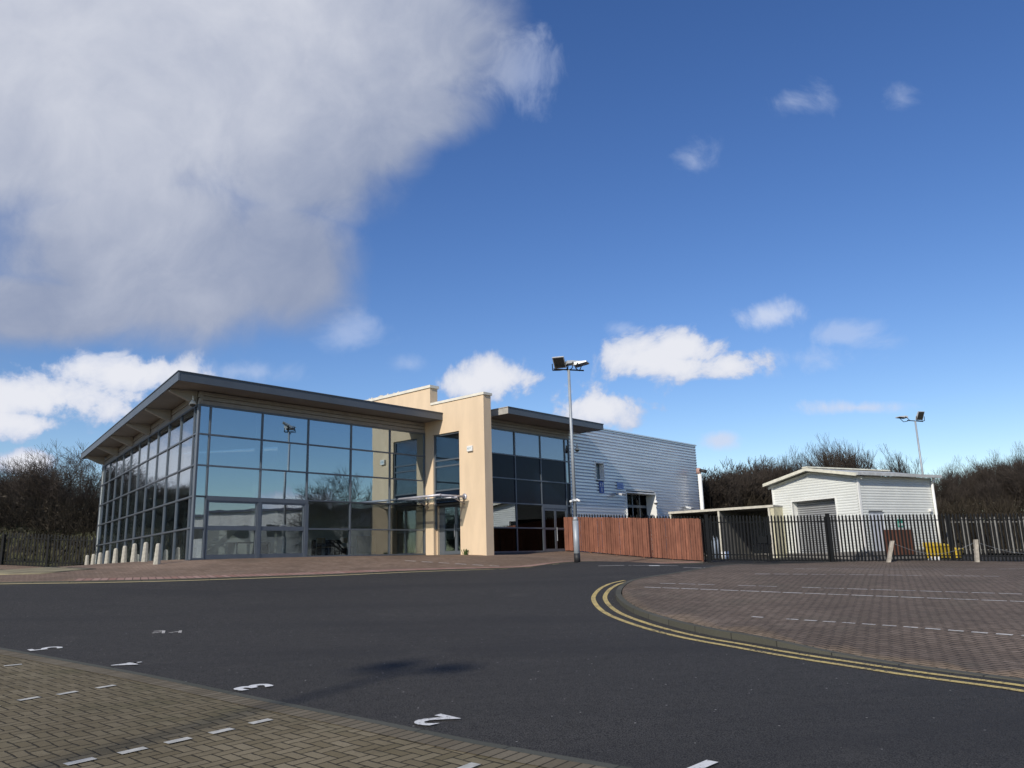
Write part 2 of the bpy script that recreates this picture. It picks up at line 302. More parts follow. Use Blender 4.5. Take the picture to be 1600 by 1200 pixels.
# ------------------------------------------------------------------ object helpers
def tag(o, label=None, cat=None, group=None, kind=None):
    if label: o['label'] = label
    if cat: o['category'] = cat
    if group: o['group'] = group
    if kind: o['kind'] = kind
    return o
def empty(name, loc, label=None, cat=None, group=None, rz=0):
    o = bpy.data.objects.new(name, None); COL.objects.link(o); o.location = loc; o.rotation_euler.z = rz
    o.empty_display_size = .3
    return tag(o, label, cat, group)
class MB:
    def __init__(s, F=None): s.v = []; s.f = []; s.F = F or (lambda a, b, c: (a, b, c)); s.smooth = False
    def add(s, vs, fs):
        o = len(s.v); s.v += [tuple(float(q) for q in v) for v in vs]; s.f += [tuple(o+i for i in f) for f in fs]
    def box(s, a0, a1, b0, b1, c0, c1):
        P = [s.F(a, b, c) for c in (c0, c1) for b in (b0, b1) for a in (a0, a1)]
        s.add(P, [(0, 2, 3, 1), (4, 5, 7, 6), (0, 1, 5, 4), (2, 6, 7, 3), (0, 4, 6, 2), (1, 3, 7, 5)]); return s
    def prism(s, pts, c0, c1):       # pts in (a,b), extruded along c
        n = len(pts); P = [s.F(a, b, c0) for a, b in pts]+[s.F(a, b, c1) for a, b in pts]
        s.add(P, [tuple(range(n-1, -1, -1)), tuple(range(n, 2*n))]+[(i, (i+1) % n, n+(i+1) % n, n+i) for i in range(n)]); return s
    def prismf(s, pts3a, pts3b):     # two loops of 3d points
        n = len(pts3a); s.add([s.F(*p) for p in pts3a]+[s.F(*p) for p in pts3b], [tuple(range(n-1, -1, -1)), tuple(range(n, 2*n))]+[(i, (i+1) % n, n+(i+1) % n, n+i) for i in range(n)]); return s
    def tube(s, p0, p1, r0, r1=None, n=8, cap=True):
        r1 = r0 if r1 is None else r1
        p0, p1 = Vector(s.F(*p0)), Vector(s.F(*p1)); d = (p1-p0)
        if d.length < 1e-6: return s
        d.normalize(); x = d.orthogonal().normalized(); y = d.cross(x)
        P = []
        for p, r in ((p0, r0), (p1, r1)):
            for i in range(n):
                a = 2*math.pi*i/n; P.append(p+x*math.cos(a)*r+y*math.sin(a)*r)
        fs = [(i, (i+1) % n, n+(i+1) % n, n+i) for i in range(n)]
        if cap: fs += [tuple(range(n-1, -1, -1)), tuple(range(n, 2*n))]
        s.add(P, fs); return s
    def path(s, pts, r, n=8):
        for a, b in zip(pts[:-1], pts[1:]): s.tube(a, b, r, r, n)
        return s
    def build(s, name, m, parent=None, smooth=False, bevel=0):
        me = bpy.data.meshes.new(name); 
        off = Vector((0, 0, 0))
        if parent is not None:
            off = Vector(parent.get('_w', parent.location))
        me.from_pydata([tuple(Vector(v)-off) for v in s.v] if parent is not None and not parent.get('_local') else s.v, [], s.f)
        me.update(); bm = bmesh.new(); bm.from_mesh(me); bmesh.ops.recalc_face_normals(bm, faces=bm.faces)
        if bevel: bmesh.ops.bevel(bm, geom=bm.edges[:], offset=bevel, segments=1, affect='EDGES')
        bm.to_mesh(me); bm.free()
        if smooth:
            for p in me.polygons: p.use_smooth = True
        if m: me.materials.append(m)
        o = bpy.data.objects.new(name, me); COL.objects.link(o)
        if parent is not None:
            o.parent = parent
            o['_w'] = tuple(off)
            if parent.get('_local'): o['_local'] = 1
        return o
def children(o): return [c for c in bpy.data.objects if c.parent == o]
def copy_tree(o, parent=None, kids=None):
    c = o.copy(); COL.objects.link(c); c.parent = parent
    for ch in children(o): copy_tree(ch, c)
    return c
def label(o, l, cat=None, group=None): return tag(o, l, cat, group)

# ------------------------------------------------------------------ building frames
C0 = np.array([-12.197, 30.0]); E1 = np.array([.65700, .75389]); N1 = np.array([.75389, -.65700])
E2 = np.array([-.58261, .81275]); N2 = np.array([-.81275, -.58261])
def FM(t, w, z):  p = C0+t*E1+w*N1; return (p[0], p[1], z)      # main frontage
def FL(t, w, z):  p = C0+t*E2+w*N2; return (p[0], p[1], z)      # left flank
FLOOR = 1.8
ST = 11.82                        # fin wall starts here along the frontage

# ------------------------------------------------------------------ terrain height
def cp(u, v, Y): return tuple(at(u, v, Y))
ctrl = []
for x, y in ((-14, -10), (0, -12), (14, -10), (-8, 4), (0, 5), (6, 5), (-4, 9.5), (2, 10), (9, 8), (-9, 13), (0, 14), (-25, 0), (25, 2)):
    ctrl.append((x, y, .028*y-.012*x))
ctrl += [(-60, -60, 0), (60, -60, -.5), (0, -60, -.5), (-60, 0, 1), (60, 0, -.6), (-60, 60, 4), (60, 60, 1.0), (0, 110, 2), (-70, 120, 5), (90, 120, 2), (60, 30, .2)]
KERB = [(0, 911.5, 22.3), (60, 911.5, 22.5), (150, 909.5, 22.9), (297, 905.5, 24), (500, 899.5, 26.5), (735, 893, 30.3), (830, 889, 31.8), (930, 884.5, 33.6), (1010, 882.5, 35.3), (1098, 881, 37.2)]
ctrl += [cp(*k) for k in KERB[::2]]+[cp(*KERB[-1])]
ctrl += [cp(940, 935, 18.3), cp(1103, 878, 37.8), cp(1298, 880, 37.8), cp(1440, 878, 37.8), cp(1600, 880, 37.8), cp(902, 876, 31.3), cp(248, 884, 28.2), cp(136, 890, 43)]
for t, w, z in ((0, .1, 1.78), (6, .2, 1.8), (11.5, .2, 1.76), (12, 4.2, 1.68), (15.5, 3.4, 1.66), (19, 3.3, 1.8), (3, 2.5, 1.62), (8, 2.5, 1.68)):
    p = FM(t, w, z); ctrl.append(p)
for t, w, z in ((10, .3, 1.68), (22, .5, 1.62)): ctrl.append(FL(t, w, z))
ctrl += [(2.8, 43.5, 1.74), (9, 45, 1.25), (16, 45, 1.2), (24, 46, 1.0), (30, 40, .6), (14, 55, 1.4), (-30, 46.5, 1.95), (-24, 30, 1.45)]
ctrl = np.array(ctrl)
def tps(r): return np.where(r > 1e-9, r*r*np.log(np.maximum(r, 1e-9)), 0)
_P = ctrl[:, :2]; _n = len(ctrl)
_K = tps(np.linalg.norm(_P[:, None]-_P[None], axis=2))+np.eye(_n)*2.0
_Q = np.c_[np.ones(_n), _P]; _A = np.block([[_K, _Q], [_Q.T, np.zeros((3, 3))]])
_S = np.linalg.solve(_A, np.r_[ctrl[:, 2], 0, 0, 0])
def GV(xy):
    xy = np.atleast_2d(np.asarray(xy, float)); d = tps(np.linalg.norm(xy[:, None]-_P[None], axis=2))
    z = d@_S[:_n]+_S[_n]+xy@_S[_n+1:]
    r = np.linalg.norm(xy-np.array([0, 20]), axis=1); f = np.clip((r-75)/60, 0, 1); f = f*f*(3-2*f)
    return z*(1-f)+1.5*f
def G(x, y): return float(GV([[x, y]])[0])
def gp(u, v, dz=0.0):
    """the ground point seen at photo pixel (u, v)"""
    r = ray(u, v); lo, hi = None, None
    ts = np.concatenate([np.arange(2, 30, .25), np.arange(30, 90, .5)])
    pts = np.array([[r[0]*t/r[1], t] for t in ts]); z = EYE+r[2]/r[1]*ts; gz = GV(pts)+dz
    s = np.where(z < gz)[0]
    if len(s) == 0: return pts[-1]
    i = s[0]; a, b = z[i-1]-gz[i-1], z[i]-gz[i]; k = a/(a-b); return pts[i-1]*(1-k)+pts[i]*k
def inside(P, poly):
    x, y = P[:, 0], P[:, 1]; c = np.zeros(len(P), bool); n = len(poly)
    for i in range(n):
        x1, y1 = poly[i]; x2, y2 = poly[(i+1) % n]
        k = ((y1 > y) != (y2 > y)) & (x < (x2-x1)*(y-y1)/((y2-y1) or 1e-12)+x1); c ^= k
    return c
def sheet(name, poly, m, hf, step=.7, kind='structure', skirt=0):
    poly = [tuple(map(float, p)) for p in poly]
    bp = []
    for i in range(len(poly)):
        a, b = np.array(poly[i]), np.array(poly[(i+1) % len(poly)]); n = max(1, int(np.linalg.norm(b-a)/step))
        bp += [tuple(a+(b-a)*k/n) for k in range(n)]
    A = np.array(bp); x0, y0 = A.min(0); x1, y1 = A.max(0)
    gx, gy = np.meshgrid(np.arange(x0+step*.5, x1, step), np.arange(y0+step*.5, y1, step)); Pn = np.c_[gx.ravel(), gy.ravel()]
    Pn = Pn[inside(Pn, bp)]
    n = len(bp); V = [Vector(p) for p in bp]+[Vector(p) for p in Pn]
    vs, es, fs, *_ = delaunay_2d_cdt(V, [], [list(range(n))], 1, 1e-5)
    xy = np.array([(v.x, v.y) for v in vs]); z = hf(xy)
    verts = [(a[0], a[1], b) for a, b in zip(xy, z)]; faces = [tuple(f) for f in fs]
    if skirt:
        cnt = {}
        for f in faces:
            for i in range(len(f)):
                e = (f[i], f[(i+1) % len(f)]); k = tuple(sorted(e)); cnt.setdefault(k, []).append(e)
        base = {}
        for k, e in cnt.items():
            if len(e) == 1:
                a, b = e[0]
                for q in (a, b):
                    if q not in base: base[q] = len(verts); verts.append((verts[q][0], verts[q][1], verts[q][2]-skirt))
                faces.append((b, a, base[a], base[b]))
    me = bpy.data.meshes.new(name); me.from_pydata(verts, [], faces); me.update(); me.materials.append(m)
    for p in me.polygons: p.use_smooth = True
    o = bpy.data.objects.new(name, me); COL.objects.link(o)
    if kind: o['kind'] = kind
    return o
def resample(pts, step):
    pts = [np.array(p[:2], float) for p in pts]
    # catmull-rom
    out = []
    P = [pts[0]*2-pts[1]]+pts+[pts[-1]*2-pts[-2]]
    for i in range(1, len(P)-2):
        n = max(2, int(np.linalg.norm(P[i+1]-P[i])/step))
        for k in range(n):
            t = k/n; out.append(.5*((2*P[i])+(-P[i-1]+P[i+1])*t+(2*P[i-1]-5*P[i]+4*P[i+1]-P[i+2])*t*t+(-P[i-1]+3*P[i]-3*P[i+1]+P[i+2])*t**3))
    out.append(P[-2]); return np.array(out)
def normals2(L):
    d = np.gradient(L, axis=0); d /= np.linalg.norm(d, axis=1)[:, None]; return np.c_[-d[:, 1], d[:, 0]]
def strip(name, L, o0, o1, dz, m, h=None, hf=None, parent=None):
    """ribbon following polyline L from offset o0 to o1 (left positive), draped; h gives it thickness"""
    hf = hf or GV; N = normals2(L); A, B = L+N*o0, L+N*o1
    s = np.r_[0, np.cumsum(np.linalg.norm(np.diff(L, axis=0), axis=1))]
    za, zb = hf(A)+dz, hf(B)+dz; n = len(L)
    vs = [(a[0], a[1], z) for a, z in zip(A, za)]+[(b[0], b[1], z) for b, z in zip(B, zb)]
    fs = [(i, i+1, n+i+1, n+i) for i in range(n-1)]; U = [(s[i], 0) for i in range(n)]+[(s[i], 1) for i in range(n)]
    if h:
        vs += [(v[0], v[1], v[2]-h) for v in vs]; U += U[:]
        fs += [(i+1, i, 2*n+i, 2*n+i+1) for i in range(n-1)]+[(n+i, n+i+1, 3*n+i+1, 3*n+i) for i in range(n-1)]
        fs += [(0, n, 3*n, 2*n), (n-1, 3*n-1, 4*n-1, 2*n-1)]
    me = bpy.data.meshes.new(name); me.from_pydata(vs, [], fs); me.update()
    uvl = me.uv_layers.new(name='UVMap')
    for lp in me.loops: uvl.data[lp.index].uv = U[lp.vertex_index]
    me.materials.append(m); bm = bmesh.new(); bm.from_mesh(me); bmesh.ops.recalc_face_normals(bm, faces=bm.faces); bm.to_mesh(me); bm.free()
    o = bpy.data.objects.new(name, me); COL.objects.link(o); 
    if parent: o.parent = parent
    else: o['kind'] = 'structure'
    return o

# ------------------------------------------------------------------ ground
def GBASE(xy):
    z = GV(xy); r = np.maximum(np.abs(xy[:, 0])-58, np.maximum(xy[:, 1]-56, -38-xy[:, 1])); return z-.25*np.clip(1-r/4, 0, 1)
big_poly = [(-900, -600), (900, -600), (900, 1200), (-900, 1200)]
vs = []; fs = []
xs = np.r_[-900, -600, -400, -250, -180, np.arange(-140, 141, 4), 180, 250, 400, 600, 900]
ys = np.r_[-600, -400, -250, -150, np.arange(-100, 161, 4), 200, 300, 450, 700, 1200]
XX, YY = np.meshgrid(xs, ys); xy = np.c_[XX.ravel(), YY.ravel()]; zz = GBASE(xy)
nx, ny = len(xs), len(ys)
me = bpy.data.meshes.new('ground'); me.from_pydata([(a[0], a[1], b) for a, b in zip(xy, zz)], [], [(j*nx+i, j*nx+i+1, (j+1)*nx+i+1, (j+1)*nx+i) for j in range(ny-1) for i in range(nx-1)])
me.materials.append(M_GRASS); o = bpy.data.objects.new('ground', me); COL.objects.link(o); o['kind'] = 'structure'
sheet('road', [(-58, -38), (58, -38), (58, 56), (-24, 56), (-58, 50)], M_ASPH, GV, 1.0)

kerbL = resample([cp(*k)[:2] for k in KERB], .4)
kerbL = np.vstack([kerbL[0]+(kerbL[0]-kerbL[3])*k for k in (14, 9, 5, 2)]+[kerbL])
# apron in front of the building
apron = [tuple(p) for p in kerbL[::2]]+[tuple(kerbL[-1]), (8.9, 38.4), (2.9, 44.0), FM(19.8, 2.0, 0)[:2], FM(12.4, 1.5, 0)[:2], FM(12, -2, 0)[:2], FM(4, -3, 0)[:2], FL(12, -3, 0)[:2], FL(24, -2, 0)[:2], (-26.5, 47.5), (-33, 47.4), (-33.0, 21.5)]
H_AP = lambda xy: GV(xy)+.035
sheet('pavement', apron, M_PAV3, H_AP, .6, skirt=.08)
strip('pavement_edge', kerbL[8:], .02, .66, .043, M_SOLR)
strip('pavement_kerb', kerbL, -.10, .02, .040, M_KERB, h=.08)
strip('yellow_line', kerbL[:int(len(kerbL)*.72)], -.30, -.17, .008, M_YPALE)
# grass verge on the left
vg = [gp(-60, 898), gp(0, 900), gp(60, 899), gp(115, 893.5), gp(150, 891), gp(95, 889), gp(0, 891), gp(-60, 892)]
sheet('grass_verge', vg, mat('dry_verge', (.23, .205, .12), .95, var=.3, scale=1.5, bump=.5, bscale=30, col2=(.17, .14, .085)), lambda xy: GV(xy)+.055, .5, skirt=.03)
# near parking bays (left foreground)
edge = resample([gp(-260, 975), gp(-120, 995), gp(0, 1015), gp(200, 1052), gp(400, 1094), gp(600, 1134), gp(740, 1163), gp(930, 1197), gp(1010, 1212), gp(1100, 1230), gp(1250, 1262)], .4)
sheet('parking_paving', [tuple(p) for p in edge[::2]]+[tuple(edge[-1]), (6.5, -14), (-26, -14)], M_PAV1, lambda xy: GV(xy)+.008, .6)
strip('concrete_edging', edge, -.03, .06, .014, M_EDGE)
strip('soldier_course', edge, -.245, -.03, .013, M_SOLD)
# island of bays on the right
isl = [gp(1225, 884), gp(1100, 893), gp(1010, 908), gp(984, 916), gp(973, 928), gp(976, 940), gp(1000, 957), gp(1060, 977), gp(1130, 993), gp(1190, 1003), gp(1280, 1018), gp(1370, 1031), gp(1460, 1044), gp(1540, 1054), gp(1620, 1064), gp(1800, 1090)]
islL = resample(isl, .3)
pr0 = gp(1600, 1058)
def IT(xy):
    d = np.linalg.norm(xy-pr0, axis=1); t = np.clip((d-1.2)/2.6, 0, 1); return t*t*(3-2*t)
H_IS = lambda xy: GV(xy)+.012+.078*IT(xy)
sheet('parking_island', [tuple(p) for p in islL[::2]]+[tuple(islL[-1]), (30, 8), (40, 20), (40, 37.2), (26, 37.35), (14.9, 37.4)], M_PAV2, H_IS, .6, skirt=.16)
k0 = 4
strip('island_kerb', islL, -.02, -.145, .012, M_KERB, h=.16, hf=lambda xy: GV(xy)+.078*IT(xy))
for a, b in ((-.34, -.44), (-.60, -.70)):
    strip('yellow_line', islL[int(np.argmin(np.linalg.norm(islL-gp(1008, 908.5), axis=1))):], b, a, .007, M_YLINE)
# dashes of white blocks
def quad(mb, p, q, w, dz, hf=GV):
    p, q = np.array(p), np.array(q); d = (q-p)/np.linalg.norm(q-p); n = np.array([-d[1], d[0]])*w/2
    P = np.array([p-n, q-n, q+n, p+n]); z = hf(P)+dz; mb.add([(a[0], a[1], b) for a, b in zip(P, z)], [(0, 1, 2, 3)])
def dashes(pts, ln, w, dz, m, nm='bay_line', hf=GV):
    mb = MB()
    d = np.array(pts[-1])-np.array(pts[0]); d /= np.linalg.norm(d)
    for p in pts: quad(mb, np.array(p)-d*ln/2, np.array(p)+d*ln/2, w, dz, hf)
    o = mb.build(nm, m); o['kind'] = 'structure'; return o
BX = np.array([-.72, .69]); BX /= np.linalg.norm(BX)
dashes([gp(125, 1193), gp(207, 1176), gp(278, 1160), gp(346, 1145), gp(407, 1130)], .20, .085, .016, M_WBLOCK)
dashes([gp(-20, 1108), gp(45, 1094), gp(105, 1085), gp(165, 1075)], .20, .085, .016, M_WBLOCK)
dashes([gp(-40, 1047), gp(20, 1041)], .20, .085, .016, M_WBLOCK)
dashes([gp(730, 1202), gp(690, 1218)], .20, .085, .016, M_WBLOCK)
def dashline(u0, v0, u1, v1, ln, gap, w, m, hf, dz, nm='bay_line', skip=.12):
    A, B = gp(u0, v0, .1 if hf is H_IS else 0), gp(u1, v1, .1 if hf is H_IS else 0); L = np.linalg.norm(B-A); d = (B-A)/L; mb = MB(); s = 0
    while s < L:
        if random.random() > skip: quad(mb, A+d*s, A+d*min(L, s+ln), w*(.8+.3*random.random()), dz, hf)
        s += ln+gap
    o = mb.build(nm, m); o['kind'] = 'structure'
dashline(1031, 911, 1640, 929, .42, .07, .09, M_WPAINT2, H_IS, .006)
dashline(1007, 917, 1640, 941, .42, .05, .10, M_WPAINT2, H_IS, .006, skip=.03)
dashline(1175, 963, 1640, 993, .2, .10, .085, M_WPAINT2, H_IS, .006, skip=.1)
dashline(1180, 896.5, 1640, 901, .42, .10, .10, M_WPAINT2, H_IS, .006)
dashline(1240, 888.5, 1600, 888.5, .42, .05, .10, M_WPAINT2, H_IS, .006)
dashline(633, 877.5, 780, 886, .45, .25, .11, M_WPAINT2, H_AP, .006, skip=0)
dashline(1068, 887, 1205, 891.5, .9, .15, .14, M_WPAINT2, GV, .008, 'road_marking', skip=0)
dashline(935, 884.5, 1060, 884.5, .9, .15, .10, M_WPAINT2, GV, .008, 'road_marking', skip=.2)
for u, v in ((1022, 884.3), (1109, 887.6), (1180, 890.5)):
    mb = MB(); p = gp(u, v); quad(mb, p-np.array([.18, 0]), p+np.array([.18, 0]), .3, .012); o = mb.build('road_marking', M_WPAINT); o['kind'] = 'structure'
# small bay marks on the road
for (a, b) in (((238, 990), (256, 987.5)), ((240, 987.3), (255, 986)), ((255, 990.3), (256, 986.2)), ((264, 989.5), (282, 987.3)), ((281, 989.5), (282, 986))):
    mb = MB(); quad(mb, gp(*a), gp(*b), .05, .01); o = mb.build('road_marking', M_WPAINT2); o['kind'] = 'structure'
# bay numbers
def number(ch, u, v, h, dx=0, dy=0):
    cu = bpy.data.curves.new('n', 'FONT'); cu.body = ch; cu.size = 1; cu.resolution_u = 4; cu.offset = .014 if ch in '45' else .03
    to = bpy.data.objects.new('n', cu); COL.objects.link(to)
    me = bpy.data.meshes.new_from_object(to); bpy.data.objects.remove(to)
    V = np.array([v_.co[:2] for v_ in me.vertices]); c = (V.max(0)+V.min(0))/2; s = h/(V[:, 1].max()-V[:, 1].min()); V = (V-c)*s*np.array([1.05, 1])
    xd = BX; yd = np.array([-BX[1], BX[0]]); yd = yd if yd[1] < 0 else -yd
    p = gp(u, v)
    rr = np.random.RandomState(int(ch)); 
    P = p+V[:, :1]*xd+V[:, 1:]*yd+rr.uniform(-.006, .006, V.shape)
    z = GV(P)+.012
    for vv, a, b in zip(me.vertices, P, z): vv.co = (a[0], a[1], b)
    me.uv_layers.new(name='UVMap'); me.materials.clear(); me.materials.append(M_WPAINT); me.name = 'bay_number'
    o = bpy.data.objects.new('bay_number', me); COL.objects.link(o); o['kind'] = 'structure'
number('1', 1090, 1202, .40); number('2', 678, 1127, .39); number('3', 395, 1075, .40); number('4', 201, 1039, .37); number('5', 71, 1014.5, .44)
# faint drain cover / chippings
# ------------------------------------------------------------------ office building
OB = empty('office_building', FM(0, 0, FLOOR), 'glass fronted office with oversailing flat roof, cream rendered fin wall and set-back dark glazed wing', 'building')
def member(mb, F, t, w, z0, z1, wd=.06, d0=-.06, d1=.045): mb.box(t-wd/2, t+wd/2, w+d0, w+d1, z0, z1)
ZL = [FLOOR+.06, 3.0, 4.19, 5.38, 6.59, 7.72]
def wall(name, F, ts, zs, w, panemat, post=.065, rail=.06, skip=lambda i, j: None, sub=None, w_mull=True):
    f = MB(F)
    for t in ts: f.box(t-post/2, t+post/2, w-.08, w+.045, zs[0]-.05, zs[-1]+.02)
    for j, z in enumerate(zs):
        f.box(ts[0]-post/2-.002, ts[-1]+post/2+.002, w-.078, w+.050, z-rail/2, z+rail/2)
    cw = f.build(name, M_FRAME, OB)
    for i in range(len(ts)-1):
        for j in range(len(zs)-1):
            q = skip(i, j)
            if q == 'no': continue
            mm = q or panemat
            a, b = random.uniform(-.0022, .0022), random.uniform(-.0018, .0018)
            t0, t1, z0, z1 = ts[i]+post/2-.004, ts[i+1]-post/2+.004, zs[j]+rail/2-.004, zs[j+1]-rail/2+.004
            dt, dz = (t1-t0)*a, (z1-z0)*b
            mb = MB(F)
            mb.add([F(t0, w-dt-dz, z0), F(t1, w+dt-dz, z0), F(t1, w+dt+dz, z1), F(t0, w-dt+dz, z1), F(t0, w-dt-dz-.02, z0), F(t1, w+dt-dz-.02, z0), F(t1, w+dt+dz-.02, z1), F(t0, w-dt+dz-.02, z1)],
                   [(0, 1, 2, 3), (7, 6, 5, 4), (0, 4, 5, 1), (1, 5, 6, 2), (2, 6, 7, 3), (3, 7, 4, 0)])
            mb.build('dark_panel' if mm is M_SPAN else 'glass_pane', mm, cw)
    return cw
def onepane(F, t0, t1, z0, z1, w, m, par, nm='glass_pane'):
    return MB(F).box(t0, t1, w-.02, w, z0, z1).build(nm, m, par)
# main frontage, upper three rows plus the two glazed ground rows to the right and a slim corner strip
TF = [0.03, .50, 2.78, 5.01, 7.30, 9.58, 11.78]
wall('curtain_wall', FM, TF, ZL[2:], 0, M_GL)
wall('curtain_wall', FM, [0.03, .50], ZL[:3], 0, M_GLL)
wall('curtain_wall', FM, [5.01, 7.30, 9.58, 11.78], ZL[:3], 0, M_GLO)
# sliding display doors
for t0, t1 in ((.56, 2.72), (2.84, 4.94)):
    f = MB(FM)
    f.box(t0, t0+.07, -.08, .03, FLOOR, 4.05); f.box(t1-.07, t1, -.08, .03, FLOOR, 4.05)
    f.box(t0+.07, t1-.07, -.078, .028, FLOOR, FLOOR+.2); f.box(t0+.07, t1-.07, -.078, .028, 3.98, 4.05); f.box(t0+.07, t1-.07, -.078, .028, 2.92, 3.09)
    d = f.build('sliding_door', M_FRAME, OB)
    tm = (t0+t1)/2
    onepane(FM, t0+.07, t1-.07, FLOOR+.2, 2.92, -.02, M_GLO, d); onepane(FM, t0+.07, t1-.07, 3.09, 3.98, -.02, M_GLT, d)
f = MB(FM); f.box(.5, 5.06, -.10, .06, 4.05, 4.20); f.box(2.70, 2.86, -.10, .055, FLOOR, 4.05); f.box(4.93, 5.10, -.10, .058, FLOOR, 4.04)
f.build('door_surround', M_FRAME, OB)
# left flank
TLs = [0.0, .50, 2.66, 4.82, 6.95, 9.08, 11.22, 13.37, 15.52, 17.68, 19.8, 21.7, 22.62]
wall('curtain_wall', FL, TLs, [FLOOR+.0, 3.0, 4.19, 5.38, 6.59, 7.72], 0, M_GLL, post=.07)
f = MB(FM); f.tube((0, 0, FLOOR-.1), (0, 0, 7.75), .06, n=10); f.build('corner_post', M_FRAME, OB)
# plinths
f = MB(FM); f.box(-.1, 11.82, -.3, .07, 1.3, FLOOR+.03); f.build('plinth', mat('dark_plinth', (.06, .065, .07), .7), OB)
f = MB(FL); f.box(-.05, 22.7, -.3, .09, 1.2, FLOOR-.03); f.build('plinth', mat('buff_plinth', (.42, .30, .20), .9, var=.15), OB)
# cladding bands over the glass, ribbed
def band(F, t0, t1, w, z0, z1, n, nm='fascia_band'):
    f = MB(F); h = (z1-z0)/n
    for i in range(n): f.prismf([(t0, w-.15, z0+i*h), (t0, w+.045, z0+i*h+.01), (t0, w+.01, z0+(i+1)*h-.012), (t0, w-.15, z0+(i+1)*h)], [(t1, w-.15, z0+i*h), (t1, w+.045, z0+i*h+.01), (t1, w+.01, z0+(i+1)*h-.012), (t1, w-.15, z0+(i+1)*h)])
    return f.build(nm, M_CLADF, OB)
band(FM, 0.05, 11.82, 0, 7.75, 8.27, 3)
band(FL, .0, 22.7, 0, 7.75, 8.27, 2)
# main roof: flat deck, fascia boards, soffit
ZS, ZR = 8.27, 8.58
c = C0+1.31*N1+(1.173-0)*0*E1
corner = np.array([-12.197, 28.0])
P1 = np.array(FM(ST-.0, 1.31, 0)[:2]); Pb = np.array(FM(ST, -9, 0)[:2]); P3 = corner+24.85*E2
def poly_roof(name, pts, z0, z1, m): return MB().prism([(float(p[0]), float(p[1])) for p in pts], z0, z1).build(name, m, OB)
ins = [corner+.06*(E1+E2), P1-.06*N1, Pb, P3+.08*E1]
poly_roof('soffit', ins, ZS+.02, ZS+.06, M_SOFF)
poly_roof('roof_deck', ins, ZS+.06, ZR-.03, M_SLATE)
def fascia(p, q, z0, z1, m=M_FASC, th=.05, nm='fascia'):
    p, q = np.array(p), np.array(q); L = np.linalg.norm(q-p); d = (q-p)/L; n = np.array([-d[1], d[0]])
    Fh = lambda a, b, z: (p[0]+d[0]*a+n[0]*b, p[1]+d[1]*a+n[1]*b, z)
    f = MB(Fh); k = max(1, round(L/3.0))
    for i in range(k): f.box(L*i/k+.004, L*(i+1)/k-.004, 0, th, z0, z1)
    f.box(-.02, L+.02, -.03, th+.02, z1+.002, z1+.035)
    return f.build(nm, m, OB)
fascia(corner, P1, ZS-.02, ZR)
fascia(P3, corner, ZS-.02, ZR)
fascia(Pb, P3, ZS-.02, ZR)
f = MB(FM); f.box(.5, 2.2, -3.5, -.4, ZR, ZR+.16); f.build('rooflight', M_SLATE, OB)
# tapered brackets under the left eaves
for t in (.2, 4.6, 8.85, 13.1, 17.35, 21.9):
    MB(FL).prismf([(t-.09, .05, 7.80), (t-.09, .35, 7.86), (t-.09, 1.08, 8.19), (t-.09, 1.08, 8.285), (t-.09, .05, 8.285)], [(t+.09, .05, 7.80), (t+.09, .35, 7.86), (t+.09, 1.08, 8.19), (t+.09, 1.08, 8.285), (t+.09, .05, 8.285)]).build('eaves_bracket', M_RIB, OB)
# fin wall with door and window openings (face t=ST, running along w)
T0, T1 = ST, ST+.50
f = MB(FM)
f.box(T0, T1, .0, .60, 1.2, 9.10); f.box(T0, T1, 2.42, 4.07, 1.2, 9.10)
f.box(T0, T1, .60, 2.42, 7.58, 9.10)
f.box(T0+.001, T1, -13, 0, 1.2, 10.02)
f.box(T0, T1-.001, 0.001, .41, 9.10, 10.02)
fin = f.build('fin_wall', M_CREAM, OB)
f = MB(FM); f.box(T0-.06, T1+.06, -13, .47, 10.02, 10.16); f.box(T0-.05, T1+.05, .475, 4.13, 9.102, 9.22)
for i in range(60):
    w = random.uniform(-11.5, -2.0); s = random.uniform(.03, .07); f.box(T0+.1, T0+.1+s, w, w+s, 10.16, 10.16+random.uniform(.04, .14))
f.build('coping', M_COPE, OB)
wf = MB(FM)
TW = T0+.12
wf.box(TW-.05, TW+.05, .60, .68, 3.0, 7.58); wf.box(TW-.05, TW+.05, 2.34, 2.42, 3.0, 7.58)
for z in (7.50, 6.25, 5.95, 4.80): wf.box(TW-.048, TW+.048, .68, 2.34, z, z+.07)
wd = wf.build('window_frame', M_FRAME, OB)
GLW = glassmat('fin_window_glass', .13, (.35, .38, .40))
for z0, z1, mm in ((6.32, 7.50, GLW), (6.02, 6.25, GLW), (4.87, 5.95, GLW), (4.25, 4.80, M_SPAN)):
    MB(FM).box(TW-.01, TW+.01, .68, 2.34, z0, z1).build('glass_pane', mm, wd)
bl = MB(FM)
for k in range(17): bl.box(T0+.24, T0+.27, .72+k*.095, .72+k*.095+.075, 5.2, 7.5)
bl.build('vertical_blind', M_INT, wd)
TD = T0+.38
MB(FM).box(T0+.2, T1, .60, .66, FLOOR-.1, 4.1).build('door_jamb', M_CREAM, OB)
df = MB(FM)
df.box(TD-.05, TD+.05, .95, 1.02, FLOOR, 4.1); df.box(TD-.05, TD+.05, 1.72, 1.86, FLOOR, 4.1); df.box(TD-.05, TD+.05, 2.36, 2.42, FLOOR, 4.1)
for z, h in ((FLOOR, .16), (2.95, .06), (4.02, .1)): df.box(TD-.048, TD+.048, 1.02, 2.36, z, z+h)
df.box(TD-.05, TD+.04, .66, .95, FLOOR-.1, 4.1)
dd = df.build('entrance_door', M_FRAME, OB)
MB(FM).box(TD-.01, TD+.01, 1.02, 2.36, FLOOR+.16, 4.02).build('glass_pane', M_GLT, dd)
MB(FM).box(TD-.12, TD-.10, 1.74, 1.77, 2.6, 3.2).build('handle', M_STEEL, dd)
